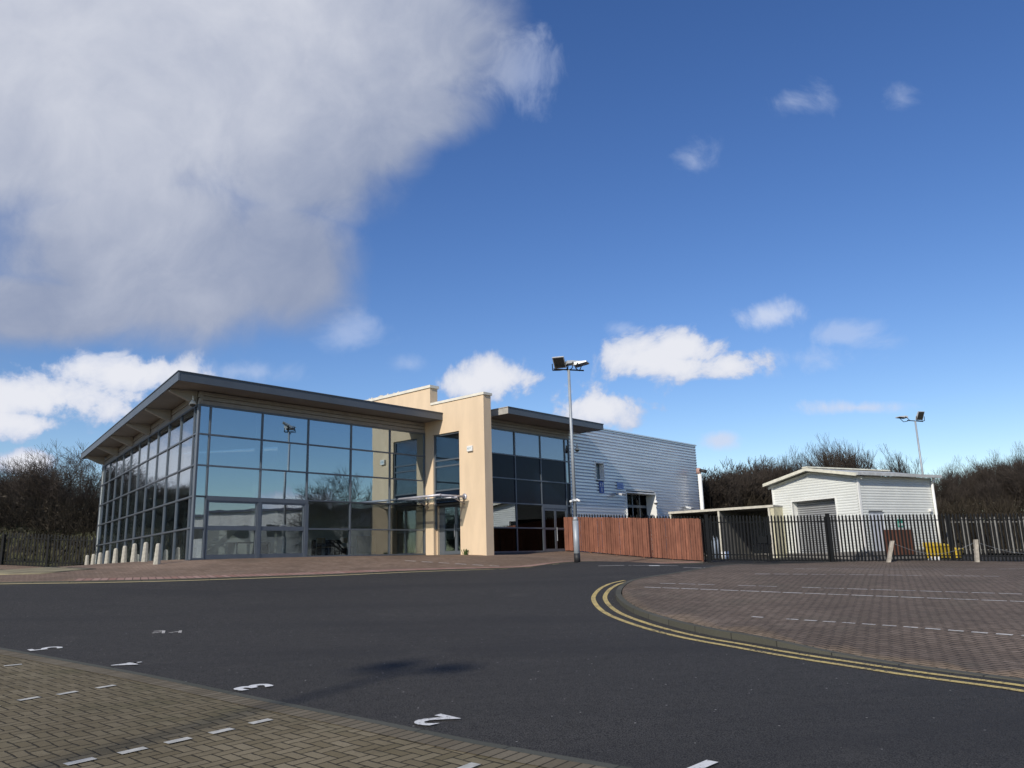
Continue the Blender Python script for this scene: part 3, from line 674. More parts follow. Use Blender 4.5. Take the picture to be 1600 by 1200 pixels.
MB(FM).box(T0+.18, T1, .60, 2.42, 4.1, 4.32).build('door_head', M_BLACK, OB)
# steel and glass entrance canopy on the fin wall
cn = MB(FM)
for w in (.27, 2.75):
    cn.tube((T0-.01, w, 4.42), (T0-.04, w, 4.42), .15, n=16)
    cn.tube((T0, w, 4.42), (T0-1.75, w, 4.42), .055, n=10)
    cn.tube((T0-.01, w, 4.10), (T0-.9, w, 4.38), .03, n=8)
cn.tube((T0-1.75, .1, 4.42), (T0-1.75, 2.95, 4.42), .055, n=10)
cn.tube((T0-.7, .1, 4.36), (T0-.7, 2.95, 4.36), .035, n=10)
can = cn.build('entrance_canopy', mat('lilac_grey_steel', (.50, .49, .53), .4, metal=.3), OB, smooth=True)
MB(FM).box(T0-1.95, T0-.1, .0, 3.05, 4.27, 4.285).build('canopy_glass', glassmat('canopy_glass', .08, (.75, .8, .8)), can)
for w in (.27, 2.75):
    for t in (.5, 1.5): MB(FM).tube((T0-t, w, 4.28), (T0-t, w, 4.42), .025).build('glass_clamp', M_STEEL, can)
# wing with dark glass (right of the fin)
WB = 3.0
TB = [ST+1.30-.4, ST+3.34, ST+5.37, ST+7.47, ST+7.83]
ZB = [FLOOR+.05, 3.0, 4.19, 5.40, 6.58, 7.80]
GL2 = glassmat('wing_glass', .30, (.30, .33, .36))
GLT2 = glassmat('tree_reflecting_glass', .34, (.2, .22, .24))
def sk(i, j):
    if i == 2 and j < 2: return 'no'
    if i == 3: return GL2 if j >= 3 else M_SPAN
    if j in (2, 3): return M_SPAN
    if j == 4: return GL2
    if j == 1 and i == 0: return GLT2
    return M_GLD
wall('wing_curtain_wall', FM, TB, ZB, WB, M_GLD, skip=sk)
f = MB(FM); f.box(TB[0]-.1, ST+7.9, WB-.3, WB+.05, 1.2, FLOOR+.03); f.build('plinth', MATS['dark_plinth'], OB)
f = MB(FM); f.box(ST+.5, TB[0], WB-.3, WB-.02, 1.2, 8.3); f.build('infill_panel', M_SPAN, OB)
t0, t1 = ST+5.40, ST+7.43
tm = (t0+t1)/2
f = MB(FM); f.box(t0, t0+.08, WB-.06, WB+.05, FLOOR, 4.16); f.box(t1-.08, t1, WB-.06, WB+.05, FLOOR, 4.16); f.box(t0+.08, t1-.08, WB-.06, WB+.052, 4.02, 4.16); f.build('door_surround', M_FRAME, OB)
for a, b, hs_ in ((t0+.085, tm-.01, 1), (tm+.01, t1-.085, 0)):
    f = MB(FM); f.box(a, a+.07, WB-.03, WB+.03, FLOOR+.02, 4.01); f.box(b-.07, b, WB-.03, WB+.03, FLOOR+.02, 4.01)
    for z, h in ((FLOOR+.02, .14), (2.92, .08), (3.9, .11)): f.box(a+.07, b-.07, WB-.028, WB+.028, z, z+h)
    d = f.build('glazed_door', M_FRAME, OB)
    MB(FM).box(a+.07, b-.07, WB-.012, WB+.008, FLOOR+.16, 2.92).build('glass_pane', M_GLD, d)
    MB(FM).box(a+.07, b-.07, WB-.012, WB+.008, 3.0, 3.9).build('glass_pane', M_GLD, d)
    if not hs_: MB(FM).tube((a+.035, WB+.08, 2.35), (a+.035, WB+.08, 3.05), .022).build('handle', M_STEEL, d)
band(FM, ST+.5, ST+7.9, WB, 7.83, 8.29, 3)
WR = 4.52
pr = [FM(ST+.52, WR, 0)[:2], FM(ST+9.1, WR, 0)[:2], FM(ST+9.1, WB-3, 0)[:2], FM(ST+.52, WB-3, 0)[:2]]
pr[0] = FM(ST+1.22, WR, 0)[:2]; 
prs = [FM(ST+1.25, WR-.05, 0)[:2], FM(ST+9.05, WR-.05, 0)[:2], FM(ST+9.05, -6, 0)[:2], FM(ST+.55, -6, 0)[:2], FM(ST+.55, 4.0, 0)[:2], FM(ST+1.25, 4.0, 0)[:2]]
prs = [FM(ST+1.25, WR-.05, 0)[:2], FM(ST+9.05, WR-.05, 0)[:2], FM(ST+9.05, -6, 0)[:2], FM(ST+1.25, -6, 0)[:2]]
poly_roof('soffit', prs, 8.30, 8.34, M_SOFF); poly_roof('roof_deck', prs, 8.34, 8.56, M_SLATE)
MB(FM).box(ST+.5, ST+1.25, -6, 3.2, 8.30, 8.55).build('roof_deck', M_SLATE, OB)
fascia(FM(ST+1.22, WR, 0)[:2], FM(ST+9.1, WR, 0)[:2], 8.28, 8.58)
fascia(FM(ST+9.1, WR, 0)[:2], FM(ST+9.1, WB-.2, 0)[:2], 8.28, 8.58)
fascia(FM(ST+1.22, WB-.2, 0)[:2], FM(ST+1.22, WR, 0)[:2], 8.28, 8.58, m=mat('sunlit_fascia', (.40, .38, .35), .5))  # left end return: sunlight painted in as a paler fascia colour
# silver drum roof edge seen between the two fin heights and right of the fin
f = MB(FM)
for i in range(4): f.box(ST+.6, ST+12, -1.2-.05*i, -.9, 8.55+.24*i, 8.55+.24*i+.225)
f.box(ST+.6, ST+12, -9, -1.1, 8.5, 9.5)
f.build('upper_cladding', M_CLAD, OB)
# back and inner shell
f = MB(FM)
pb = [FL(22.6, -.1, 0)[:2], FM(ST, -11, 0)[:2]]
f2 = MB(); p, q = np.array(pb[0]), np.array(pb[1]); d = (q-p)/np.linalg.norm(q-p); n = np.array([-d[1], d[0]])*.15
f2.add([(*(p+n), 1.2), (*(q+n), 1.2), (*(q-n), 1.2), (*(p-n), 1.2), (*(p+n), 8.28), (*(q+n), 8.28), (*(q-n), 8.28), (*(p-n), 8.28)], [(0, 1, 2, 3), (4, 5, 6, 7), (0, 1, 5, 4), (1, 2, 6, 5), (2, 3, 7, 6), (3, 0, 4, 7)])
f2.build('rear_wall', M_INT, OB)
fl = MB().prism([FM(0.1, -.12, 0)[:2], FM(ST, -.12, 0)[:2], FM(ST, -11, 0)[:2], FL(22.4, -.25, 0)[:2], FL(.3, -.12, 0)[:2]], FLOOR-.25, FLOOR+.01); fl.build('interior_floor', M_INTD, OB)
# interior partition walls, stair and columns
f = MB(FM); f.box(2.3, 4.6, -6.6, -6.4, FLOOR, 4.7); f.box(6.3, ST, -4.4, -4.2, FLOOR, 8.2); f.box(1.7, 2.5, -4.2, -4.0, FLOOR, 3.9); f.box(4.35, 4.65, -3.2, -2.9, FLOOR, 8.2)
f.build('interior_partition', M_INT, OB)
f = MB(FM); f.box(2.5, 6.0, -7.2, -4.9, 4.75, 5.0); f.build('mezzanine_floor', M_INT, OB)
f = MB(FM)
for k in range(13): f.box(2.6+k*.24, 2.6+k*.24+.27, -4.6, -3.6, 2.05+k*.21, 2.10+k*.21)
f.prismf([(2.5, -3.55, 1.85), (2.5, -3.55, 2.15), (5.8, -3.55, 5.05), (5.8, -3.55, 4.75)], [(2.5, -3.6, 1.85), (2.5, -3.6, 2.15), (5.8, -3.6, 5.05), (5.8, -3.6, 4.75)])
f.build('stair_flight', M_INT, OB)
f = MB(FL)
for t in (3.7, 8.0, 12.3, 16.6, 20.9): f.tube((t, -.9, FLOOR), (t, -.9, 8.28), .11, n=12)
f.build('interior_column', M_INT, OB)
# wing interior
f = MB(FM); f.box(ST+.5, ST+7.9, WB-5.1, WB-5, 1.8, 8.3); f.box(ST+.55, ST+7.85, WB-5, WB-.1, 1.6, 1.82); f.box(ST+.55, ST+7.85, WB-5, WB-.1, 4.3, 4.4); f.build('wing_interior', M_INTD, OB)
f = MB(FM); f.box(ST+1.3, ST+2.85, WB-.5, WB-.45, FLOOR+.05, 2.98); f.build('display_board', mat('grey_green_board', (.30, .31, .26), .8), OB)
f = MB(FM); f.box(ST+7.8, ST+7.9, WB-5, WB-.05, 1.8, 8.3); f.build('wing_side_wall', M_INTD, OB)
# interior furniture (top-level things standing inside)
def chair(t, w, ang, lab):
    x, y, _ = FM(t, w, 0); r = empty('chair', (x, y, FLOOR+.015), lab, 'chair', 'wooden chairs inside the showroom', rz=ang); r['_local'] = 1
    MB().box(-.21, .21, -.21, .21, .43, .455).build('seat', M_BOARD, r); MB().box(-.21, .21, .2, .225, .62, .86).build('backrest', M_BOARD, r)
    for sx in (-1, 1):
        MB().tube((sx*.19, -.19, 0), (sx*.19, -.17, .43), .011).build('leg', M_STEEL, r); MB().tube((sx*.19, .24, 0), (sx*.19, .2, .8), .011).build('leg', M_STEEL, r)
chair(6.55, -.9, 1.1, 'light wood chair inside the glass, left one of the pair behind the third ground bay')
chair(7.0, -1.1, 1.6, 'light wood chair inside the glass, right one of the pair behind the third ground bay')
chair(8.1, -1.2, 2.6, 'light wood chair inside the glass beside the beige notice board')
chair(.5, -1.0, .5, 'light wood chair standing inside the front left glass corner')
x, y, _ = FM(8.95, -.9, 0)
bo = empty('notice_board', (x, y, FLOOR), 'beige free-standing board just inside the glass left of the cream fin wall', 'board'); MB(FM).box(8.4, 9.5, -.92, -.88, 1.95, 2.75).build('panel', M_BOARD, bo)
for t in (8.45, 9.45): MB(FM).box(t-.02, t+.02, -.95, -.85, FLOOR, 1.95).build('leg', M_STEEL, bo)
def desk(t, w, L, lab, m=M_INT):
    x, y, _ = FM(t, w, 0); r = empty('desk', (x, y, FLOOR), lab, 'desk')
    MB(FM).box(t, t+L, w-.7, w, FLOOR+.70, FLOOR+.74).build('desk_top', m, r)
    MB(FM).box(t+.03, t+.08, w-.68, w-.02, FLOOR, FLOOR+.70).build('side_panel', m, r); MB(FM).box(t+L-.08, t+L-.03, w-.68, w-.02, FLOOR, FLOOR+.70).build('side_panel', m, r)
desk(1.5, -1.9, 1.5, 'white reception desk behind the left display door')
desk(3.1, -2.2, 1.6, 'dark desk behind the right display door', M_DARK)
def sofa(t, w, lab):
    x, y, _ = FM(t, w, 0); r = empty('bench_seat', (x, y, FLOOR), lab, 'seat')
    MB(FM).box(t, t+1.6, w-.7, w, FLOOR+.1, FLOOR+.45).build('seat', M_DARK, r); MB(FM).box(t, t+1.6, w-.85, w-.7, FLOOR+.1, FLOOR+.85).build('backrest', M_DARK, r)
sofa(7.5, -2.3, 'low black seat inside the showroom right of the chairs')

# ------------------------------------------------------------------ warehouse wing with profiled silver cladding
CT0, CT1, CW = ST+7.93, ST+22.42, 2.92
WH = empty('warehouse', FM(CT0, CW, 1.2), 'long silver warehouse with horizontal ribbed metal cladding behind the timber fence', 'building')
def ribbed(F, t0, t1, w, z0, z1, pitch, m, par, depth=.05, holes=(), nm='wall'):
    f = MB(F); n = int((z1-z0)/pitch); h = (z1-z0)/n
    for i in range(n):
        a, b = z0+i*h, z0+(i+1)*h; segs = [(t0, t1)]
        for (h0, h1, hz0, hz1) in holes:
            if a < hz1-.01 and b > hz0+.01: segs = [s for (p, q) in segs for s in ((p, min(q, h0)), (max(p, h1), q)) if s[1]-s[0] > .01]
        for p, q in segs:
            pr = lambda t: [(t, w-.12, a), (t, w-depth, a), (t, w-depth, a+h*.14), (t, w, a+h*.50), (t, w, b-h*.12), (t, w-depth, b), (t, w-.12, b)]
            f.prismf(pr(p), pr(q))
    return f.build(nm, m, par)
HW = (ST+10.46, ST+11.28, 5.80, 6.74); HD_ = (ST+13.45, ST+16.72, .5, 5.16)
ribbed(FM, CT0, CT1, CW, 1.0, 8.72, .178, M_CLAD, WH, holes=(HW, HD_), depth=.06)
f = MB(FM); f.box(CT0, CT1, CW-12, CW-.12, 8.3, 8.68); f.box(CT1-.3, CT1-.02, CW-12, CW-.12, 1, 8.7); f.box(CT0, CT1, CW-12, CW-11.8, 1, 8.7); f.build('shell', M_CLAD, WH)
f = MB(FM); f.box(CT0, CT1+.05, CW-.3, CW+.05, 8.72, 8.80); f.build('parapet_flashing', M_CLAD, WH)
f = MB(FM); f.box(HW[0]-.05, HW[0], CW-.4, CW+.02, HW[2]-.05, HW[3]+.05); f.box(HW[1]-.06, HW[1], CW-.4, CW+.02, HW[2]-.05, HW[3]+.05); f.box(HW[0], HW[1]-.06, CW-.4, CW+.03, HW[3]-.02, HW[3]+.06); f.box(HW[0], HW[1]-.06, CW-.4, CW+.03, HW[2]-.06, HW[2])
f.build('window_reveal', M_WTRIM, WH)
f = MB(FM); f.box(HW[0], HW[0]+.06, CW-.36, CW-.3, HW[2], HW[3]); f.box(HW[1]-.12, HW[1]-.06, CW-.36, CW-.3, HW[2], HW[3]); f.box(HW[0]+.06, HW[1]-.12, CW-.36, CW-.3, HW[2], HW[2]+.07); f.box(HW[0]+.06, HW[1]-.12, CW-.36, CW-.3, HW[3]-.09, HW[3]-.02)
wn = f.build('window_frame', M_FRAME, WH)
MB(FM).box(HW[0]+.06, HW[1]-.12, CW-.34, CW-.32, HW[2]+.07, HW[3]-.09).build('glass_pane', M_GL, wn)
f = MB(FM); f.box(HD_[0]-.06, HD_[0], CW-.7, CW+.03, 1, HD_[3]); f.box(HD_[1]-.02, HD_[1]+.05, CW-.7, CW+.03, 1, HD_[3]); f.box(HD_[0]-.06, HD_[1]+.05, CW-.7, CW+.035, HD_[3], HD_[3]+.07); f.build('door_reveal', M_WTRIM, WH)
f = MB(FM)
for k in range(5): f.box(HD_[0]+.0, HD_[1]-.02, CW-.72, CW-.66, 1.0+k*.84, 1.16+k*.84)
for k in range(5): t = HD_[0]+(HD_[1]-HD_[0])*k/4; f.box(t-.05, t+.05, CW-.718, CW-.662, 1.0, 5.16)
dr = f.build('sectional_door', M_FRAME, WH)
for k in range(4):
    for j in range(5):
        a = HD_[0]+(HD_[1]-HD_[0])*k/4; MB(FM).box(a+.05, a+(HD_[1]-HD_[0])/4-.05, CW-.70, CW-.69, 1.16+j*.84, min(5.14, 1.84+j*.84)).build('door_pane', M_GLD, dr)
f = MB(FM); f.box(HD_[0]-.5, HD_[1]+.5, CW-1.2, CW-1.1, 1, 5.4); f.build('door_backing', M_INTD, WH)
# white downpipe standing off the corner
def dome_cam(name, loc, lab, F=None):
    r = empty(name, loc, lab, 'camera'); x, y, z = loc
    MB().tube((x, y, z+.02), (x, y, z+.20), .045, .035, n=12).build('mount', M_WHITEP, r, True)
    MB().tube((x, y, z-.14), (x, y, z+.02), .15, .06, n=16).build('housing', M_WHITEP, r, True)
    m_ = MB(); 
    for i in range(4):
        a0, a1 = math.pi/2*i/4, math.pi/2*(i+1)/4
        m_.tube((x, y, z-.14-.10*math.sin(a0)), (x, y, z-.14-.10*math.sin(a1)), .11*math.cos(a0), max(.002, .11*math.cos(a1)), n=16, cap=False)
    m_.build('dome', M_LENS, r, True)
    return r
p = at(1092, 800, 53.2)
pt_, pb_ = at(1093, 740, 52.9), None
dp = empty('downpipe_mast', (p[0], 52.9, 1.2), 'tall white pole with a camera head at the right end of the silver warehouse', 'pole')
px_ = pt_[0]
MB().tube((px_, 52.9, 1.0), (px_, 52.9, pt_[2]), .13, n=12).build('pole', M_WTRIM, dp, True)
MB().tube((px_-.05, 52.9, pt_[2]), (px_-.05, 52.9, pt_[2]+.36), .17, .15, n=12).build('camera_body', mat('rusty_pink', (.45, .28, .24), .7), dp, True)
MB().tube((px_, 52.8, pt_[2]+.22), (px_+.4, 52.6, pt_[2]+.08), .11, .12, n=12).build('camera_head', M_DARK, dp, True)

# signs and fittings on walls
def wallbox(name, F, t0, t1, w0, w1, z0, z1, m, lab, cat, bevel=.01):
    p = F((t0+t1)/2, w0, z0); r = empty(name, p, lab, cat); MB(F).box(t0, t1, w0, w1, z0, z1).build('panel', m, r, bevel=bevel); return r
def wtext(F, t, w, z, txt, size, m, par, flip=1, tdir='t', wdir='w'):
    """lettering on a wall: runs along +t (or +w), facing outward"""
    cu = bpy.data.curves.new('n', 'FONT'); cu.body = txt; cu.size = size; cu.align_x = 'CENTER'; cu.extrude = .002; cu.resolution_u = 3
    to = bpy.data.objects.new('n', cu); COL.objects.link(to); me = bpy.data.meshes.new_from_object(to); bpy.data.objects.remove(to)
    off = Vector(par.get('_w', par.location))
    for v in me.vertices:
        q = F(t+v.co.x, w+v.co.z, z+v.co.y) if tdir == 't' else F(t-v.co.z, w+v.co.x, z+v.co.y)
        v.co = Vector(q)-off
    me.materials.clear(); me.materials.append(m); me.name = 'lettering'
    o = bpy.data.objects.new('lettering', me); COL.objects.link(o); o.parent = par
ab = empty('alarm_box', FM(ST, 3.2, 6.6), 'small white alarm box on the sunlit face of the cream fin wall', 'alarm box')
FB = lambda a, b, c: FM(ST-a, b, c)
MB(FB).box(.0, .11, 3.02, 3.36, 6.50, 6.76).build('housing', M_WHITEP, ab, bevel=.012)
wtext(FM, ST-.115, 3.19, 6.59, 'ADT', .13, mat('pale_teal_ink', (.30, .48, .55), .6), ab, tdir='w')
sg = wallbox('sign', FM, ST+10.68, ST+11.12, CW+.005, CW+.03, 5.02, 5.68, M_BLUEP, 'upright dark blue sign with white figures under the small warehouse window', 'sign', 0)
# two standing figures and a small one
fg = MB(FM)
for t, z0, s in ((ST+10.80, 5.37, 1), (ST+11.0, 5.37, 1), (ST+10.9, 5.08, 1)):
    fg.tube((t, CW+.031, z0+.21*s), (t, CW+.037, z0+.21*s), .032*s, n=10); fg.box(t-.035*s, t+.035*s, CW+.031, CW+.037, z0+.08, z0+.17*s); fg.box(t-.028, t-.006, CW+.031, CW+.036, z0, z0+.08); fg.box(t+.006, t+.028, CW+.031, CW+.036, z0, z0+.08)
fg.build('figure_symbol', M_WHITEP, sg)
sg = wallbox('sign', FM, ST+12.5, ST+13.15, CW+.005, CW+.03, 5.32, 5.72, M_BLUEL, 'small faded pale blue sign above the floodlight on the silver warehouse', 'sign', 0)
MB(FM).box(ST+12.58, ST+13.05, CW+.031, CW+.036, 5.55, 5.585).build('text_line', M_BLUEP, sg); MB(FM).box(ST+12.58, ST+12.95, CW+.031, CW+.036, 5.44, 5.475).build('text_line', M_BLUEP, sg)
def wallflood(t, w, z, lab):
    r = empty('floodlight', FM(t, w, z), lab, 'light')
    MB(FM).prismf([(t-.22, w+.15, z+.10), (t-.22, w+.55, z-.02), (t-.22, w+.50, z-.12), (t-.22, w+.12, z)], [(t+.22, w+.15, z+.10), (t+.22, w+.55, z-.02), (t+.22, w+.50, z-.12), (t+.22, w+.12, z)]).build('housing', M_ALU, r)
    MB(FM).box(t-.03, t+.03, w, w+.16, z-.02, z+.08).build('bracket', M_DARK, r)
wallflood(ST+12.4, CW, 5.02, 'floodlight on the silver warehouse wall left of the sectional door')
wallflood(ST+20.4, CW, 4.45, 'floodlight on the silver warehouse wall right of the sectional door')
dome_cam('security_camera', FM(ST+16.3, CW+.25, 4.75), 'dome security camera at the top right of the warehouse door')
dome_cam('security_camera', FL(.05, .22, 7.86), 'white dome security camera under the roof at the front glass corner')
dome_cam('security_camera', FM(ST+8.15, CW+.45, 7.35), 'dome security camera under the wing roof beside the lamp post')

# ------------------------------------------------------------------ lamp masts
def flood_head(mb, cx, cy, cz, yaw, tilt, hw=.24, hl=.36, th=.12):
    ca, sa = math.cos(yaw), math.sin(yaw); ct, st = math.cos(tilt), math.sin(tilt)
    def F(a, b, c):     # a sideways, b forward, c up
        b2, c2 = b*ct-c*st, b*st+c*ct; return (cx+a*ca-b2*sa, cy+a*sa+b2*ca, cz+c2)
    mb[0].F = F; mb[0].prismf([(-hw, -hl*.6, 0), (-hw, hl, -.0), (-hw, hl, .05), (-hw, -.1*hl, th), (-hw, -hl*.6, th)], [(hw, -hl*.6, 0), (hw, hl, 0), (hw, hl, .05), (hw, -.1*hl, th), (hw, -hl*.6, th)])
    mb[1].F = F; mb[1].box(-hw*.86, hw*.86, -hl*.5, hl*.92, -.012, -.002)
def mast(loc, top, heads, lab, bar=.0, baw=0.0, boots=True, brk=(-.62, .62)):
    r = empty('floodlight_mast', loc, lab, 'street lamp', 'floodlight masts'); x, y, z = loc
    MB().tube((x, y, z-.1), (x, y, z+1.55), .115, n=16).build('lower_pole', M_WSTEEL, r, True)
    MB().tube((x, y, z+1.55), (x, y, z+1.7), .115, .072, n=16).build('shoulder', M_WSTEEL, r, True)
    MB().tube((x, y, z+1.7), (x, y, top), .072, .055, n=14).build('upper_pole', M_WSTEEL, r, True)
    if boots: MB().tube((x, y, z-.05), (x, y, z+.3), .122, n=16).build('base_sleeve', M_DARK, r, True)
    dx, dy = math.cos(baw), math.sin(baw)
    MB().tube((x+dx*brk[0], y+dy*brk[0], top+.06), (x+dx*brk[1], y+dy*brk[1], top-.04), .03, n=8).build('crossbar', M_BLACK, r, True)
    for (o, yaw, tilt, oz, od) in heads:
        hx, hy, hz = x+dx*o-math.sin(yaw)*od, y+dy*o+math.cos(yaw)*od, top+oz
        a, b = MB(), MB(); flood_head((a, b), hx, hy, hz, yaw, tilt)
        h = a.build('lamp_head', M_ALU, r); b.build('lens', M_LENS, h)
        k = MB(); bx, by, bz = x+dx*o, y+dy*o, top
        for s in (-1, 1):
            ex, ey = hx+math.cos(yaw)*s*.3, hy+math.sin(yaw)*s*.3
            k.path([(bx, by, bz), (bx+math.cos(yaw)*s*.3, by+math.sin(yaw)*s*.3, bz+.02), (ex, ey, hz+.04)], .02, 6)
        k.build('stirrup', M_BLACK, h)
    return r
lx, ly, _ = at(902, 876, 31.3)
ltop = at(895, 578, 31.3)[2]
m1 = mast((lx, ly, G(lx, ly)+.03), ltop, [(-.36, R(165), R(38), .25, .04), (.05, R(-75), R(8), .24, .04), (.36, R(-110), R(10), .18, .10)], 'grey lamp post with three floodlights standing in front of the dark glazed wing')
# small security cameras strapped to the post
cz = at(897, 782, 31.3)[2]
scm = empty('security_camera', (lx, ly, cz), 'pair of small white cameras clamped half way up the lamp post', 'camera')
for s in (-1, 1): MB().tube((lx+s*.08, ly-.1, cz+.03*s), (lx+s*.19, ly-.24, cz-.05), .05, .042, n=10).build('camera_body', M_WHITEP, scm, True)
MB().box(lx-.10, lx+.10, ly-.11, ly+.1, cz-.035, cz+.035).build('clamp', M_ALU, scm)
l2 = at(1430, 658, 50)
mast((l2[0], 50, G(l2[0], 50)), l2[2], [(-.55, R(100), R(6), .22, .25), (.35, R(195), R(62), .26, .02)], 'grey lamp post with two floodlights rising behind the white shed', boots=False, brk=(-.5, .5))

# ------------------------------------------------------------------ bollards
b9, b1 = at(247, 884, 28.2)[:2], at(136, 890, 42.5)[:2]
us = [247, 225, 206, 193.5, 180, 167.5, 155.5, 145.5, 135.5]
ord_ = ['first concrete bollard from the right, nearest the glass corner', 'second concrete bollard from the right beside the glass flank', 'third concrete bollard from the right beside the glass flank', 'fourth concrete bollard from the right beside the glass flank', 'middle concrete bollard of the row beside the glass flank', 'fourth concrete bollard from the left beside the glass flank', 'third concrete bollard from the left beside the glass flank', 'second concrete bollard from the left beside the glass flank', 'leftmost concrete bollard of the row, at the far end by the black fence']
us = [246, 227, 209.5, 194.5, 180.4, 167.5, 156, 145.5, 136]
b0 = None
for i, u in enumerate(us):
    # point on the line b9-b1 seen in column u
    lo, hi = 0.0, 1.2
    for _ in range(40):
        mdl = (lo+hi)/2; p = b9+(b1-b9)*mdl; q = CAMR.T@np.array([p[0], p[1], G(*p)-EYE+.4]); uu = 800+FPX*q[0]/q[2]
        if uu > u: lo = mdl
        else: hi = mdl
    z = G(p[0], p[1])+.03
    if b0 is None:
        b0 = bm_ = empty('bollard', (p[0], p[1], z)); bm_['_local'] = 1
        mb = MB(); n = 8
        lv = [(.125, -.05), (.125, 0), (.084, .65), (.076, .695), (.045, .725)]
        for k, (r_, zz_) in enumerate(lv):
            for j in range(n): a = 2*math.pi*(j+.5)/n; mb.v.append((r_*math.cos(a), r_*math.sin(a), zz_))
        for k in range(len(lv)-1):
            for j in range(n): mb.f.append((k*n+j, k*n+(j+1) % n, (k+1)*n+(j+1) % n, (k+1)*n+j))
        mb.f.append(tuple((len(lv)-1)*n+j for j in range(n)))
        mb.build('shaft', M_CONC, b0, bevel=.006); bm_ = b0
    else:
        bm_ = copy_tree(b0)
    bm_.location = (p[0], p[1], z); bm_.rotation_euler = (random.uniform(-.02, .02), random.uniform(-.02, .02), R(54)+random.uniform(-.1, .1)); tag(bm_, ord_[i], 'bollard', 'concrete bollards along the glass flank')

# ------------------------------------------------------------------ fences
def lineF(p, q):
    p, q = np.array(p, float), np.array(q, float); L = float(np.linalg.norm(q-p)); d = (q-p)/L; n = np.array([d[1], -d[0]])
    return L, (lambda a, b, z: (p[0]+d[0]*a+n[0]*b, p[1]+d[1]*a+n[1]*b, z)), (lambda a: G(*(p+d*a)))
def pales(F, gz, a0, a1, sp, h, w=.086, lift=.05, tops=None):
    f = MB(F); a = a0
    while a <= a1:
        z0 = gz(a)+lift; z1 = (tops(a) if tops else gz(a)+h)+random.uniform(-.012, .012); e = random.uniform(-.006, .006)
        hw = w/2
        pa = [(a-hw+e, .0), (a-hw*.35+e, .022), (a+hw*.35+e, .022), (a+hw+e, .0), (a+hw+e, -.006), (a-hw+e, -.006)]
        b = [F(x, y, z0) for x, y in pa]+[F(x, y, z1-.09) for x, y in pa]+[F(a+e, .012, z1), F(a+e, .0, z1)]
        n = 6; fs = [(i, (i+1) % n, n+(i+1) % n, n+i) for i in range(n)]+[tuple(range(n-1, -1, -1))]
        fs += [(6, 7, 12), (7, 8, 12), (8, 9, 12), (9, 10, 13, 12), (10, 11, 13), (11, 6, 12, 13)]
        f.add(b, fs); a += sp
    return f
def fence(p, q, h, sp, m, lab, name='palisade_fence', posts=2.75, group=None, tops=None, cat='fence'):
    L, F, gz = lineF(p, q)
    r = empty(name, (p[0], p[1], gz(0)), lab, cat, group)
    pales(F, gz, sp/2, L, sp, h, tops=tops).build('pales', m, r)
    n = max(1, int(round(L/posts)))
    tp = tops or (lambda a: gz(a)+h)
    for k, fr in ((0, None), (1, None)):
        f = MB(F)
        for i in range(n):
            a, b = L*i/n, L*(i+1)/n
            za, zb = (gz(a)+.28, gz(b)+.28) if k == 0 else (tp(a)-.33, tp(b)-.33)
            f.prismf([(a, -.045, za), (a, -.007, za), (a, -.007, za+.045), (a, -.045, za+.045)], [(b, -.045, zb), (b, -.007, zb), (b, -.007, zb+.045), (b, -.045, zb+.045)])
        f.build('rail', m, r)
    for i in range(n+1):
        a = L*i/n; MB(F).box(a-.025, a+.025, -.12, -.047, gz(a)-.3, tp(a)-.12).build('post', m, r)
    return r
GZ0, GZ1 = at(1105, 805, 37.8), at(1600, 803, 37.8)
YF = 37.8
gx0, gxm, gx1 = at(1106, 845, YF)[0], at(1199, 845, YF)[0], at(1297, 845, YF)[0]
ptop = lambda x: 3.27+(x-9.0)*(2.95-3.27)/15
def gate(xa, xb, lab):
    r = empty('gate_leaf', (xa, YF, G(xa, YF)), lab, 'gate', 'leaves of the double gate')
    L, F, gz = lineF((xa, YF), (xb, YF))
    f = pales(F, gz, .12, L-.08, .155, 2.1, tops=lambda a: ptop(xa+a), lift=.10); f.build('pales', M_BLACK, r)
    f = MB(F); z0, z1 = ptop(xa)-.36, ptop(xb)-.36; g0 = max(gz(0), gz(L))
    for za, zb, hh in ((z0, z1, .05), (gz(0)+.34, gz(L)+.34, .05), (gz(0)+.10, gz(L)+.10, .06)): f.prismf([(0, -.05, za), (0, -.008, za), (0, -.008, za+hh), (0, -.05, za+hh)], [(L, -.05, zb), (L, -.008, zb), (L, -.008, zb+hh), (L, -.05, zb+hh)])
    f.box(0, .06, -.06, -.005, gz(0)+.08, z0+.25); f.box(L-.06, L, -.06, -.005, gz(L)+.08, z1+.25)
    f.build('gate_frame', M_BLACK, r)
    return r, F, L, gz
r1, F1, L1, g1 = gate(gx0+.1, gxm-.02, 'left leaf of the black palisade double gate, hung beside the timber fence')
r2, F2, L2, g2 = gate(gxm+.02, gx1-.1, 'right leaf of the black palisade double gate, in front of the white shed door')
MB(F1).box(L1-.45, L1-.02, -.11, .06, g1(L1)+.92, g1(L1)+1.22).build('lock_box', M_BLACK, r1)
MB(F2).box(.0, .16, -.11, .07, g2(0)+.85, g2(0)+1.3).build('lock_box', M_BLACK, r2)
MB(F2).tube((.05, .03, g2(0)+.05), (.05, .03, g2(0)+.8), .018).build('drop_bolt', M_BLACK, r2)
for x, lab in ((gx0, 'square black gate post beside the end of the timber fence'), (gx1, 'square black gate post between the gate and the palisade fence')):
    gpst = empty('gate_post', (x, YF, G(x, YF)), lab, 'post', 'black gate posts')
    MB().box(x-.075, x+.075, YF-.075, YF+.075, G(x, YF)-.2, ptop(x)+.02).build('shaft', M_BLACK, gpst); MB().box(x-.085, x+.085, YF-.085, YF+.085, ptop(x)+.02, ptop(x)+.04).build('cap', M_BLACK, gpst)
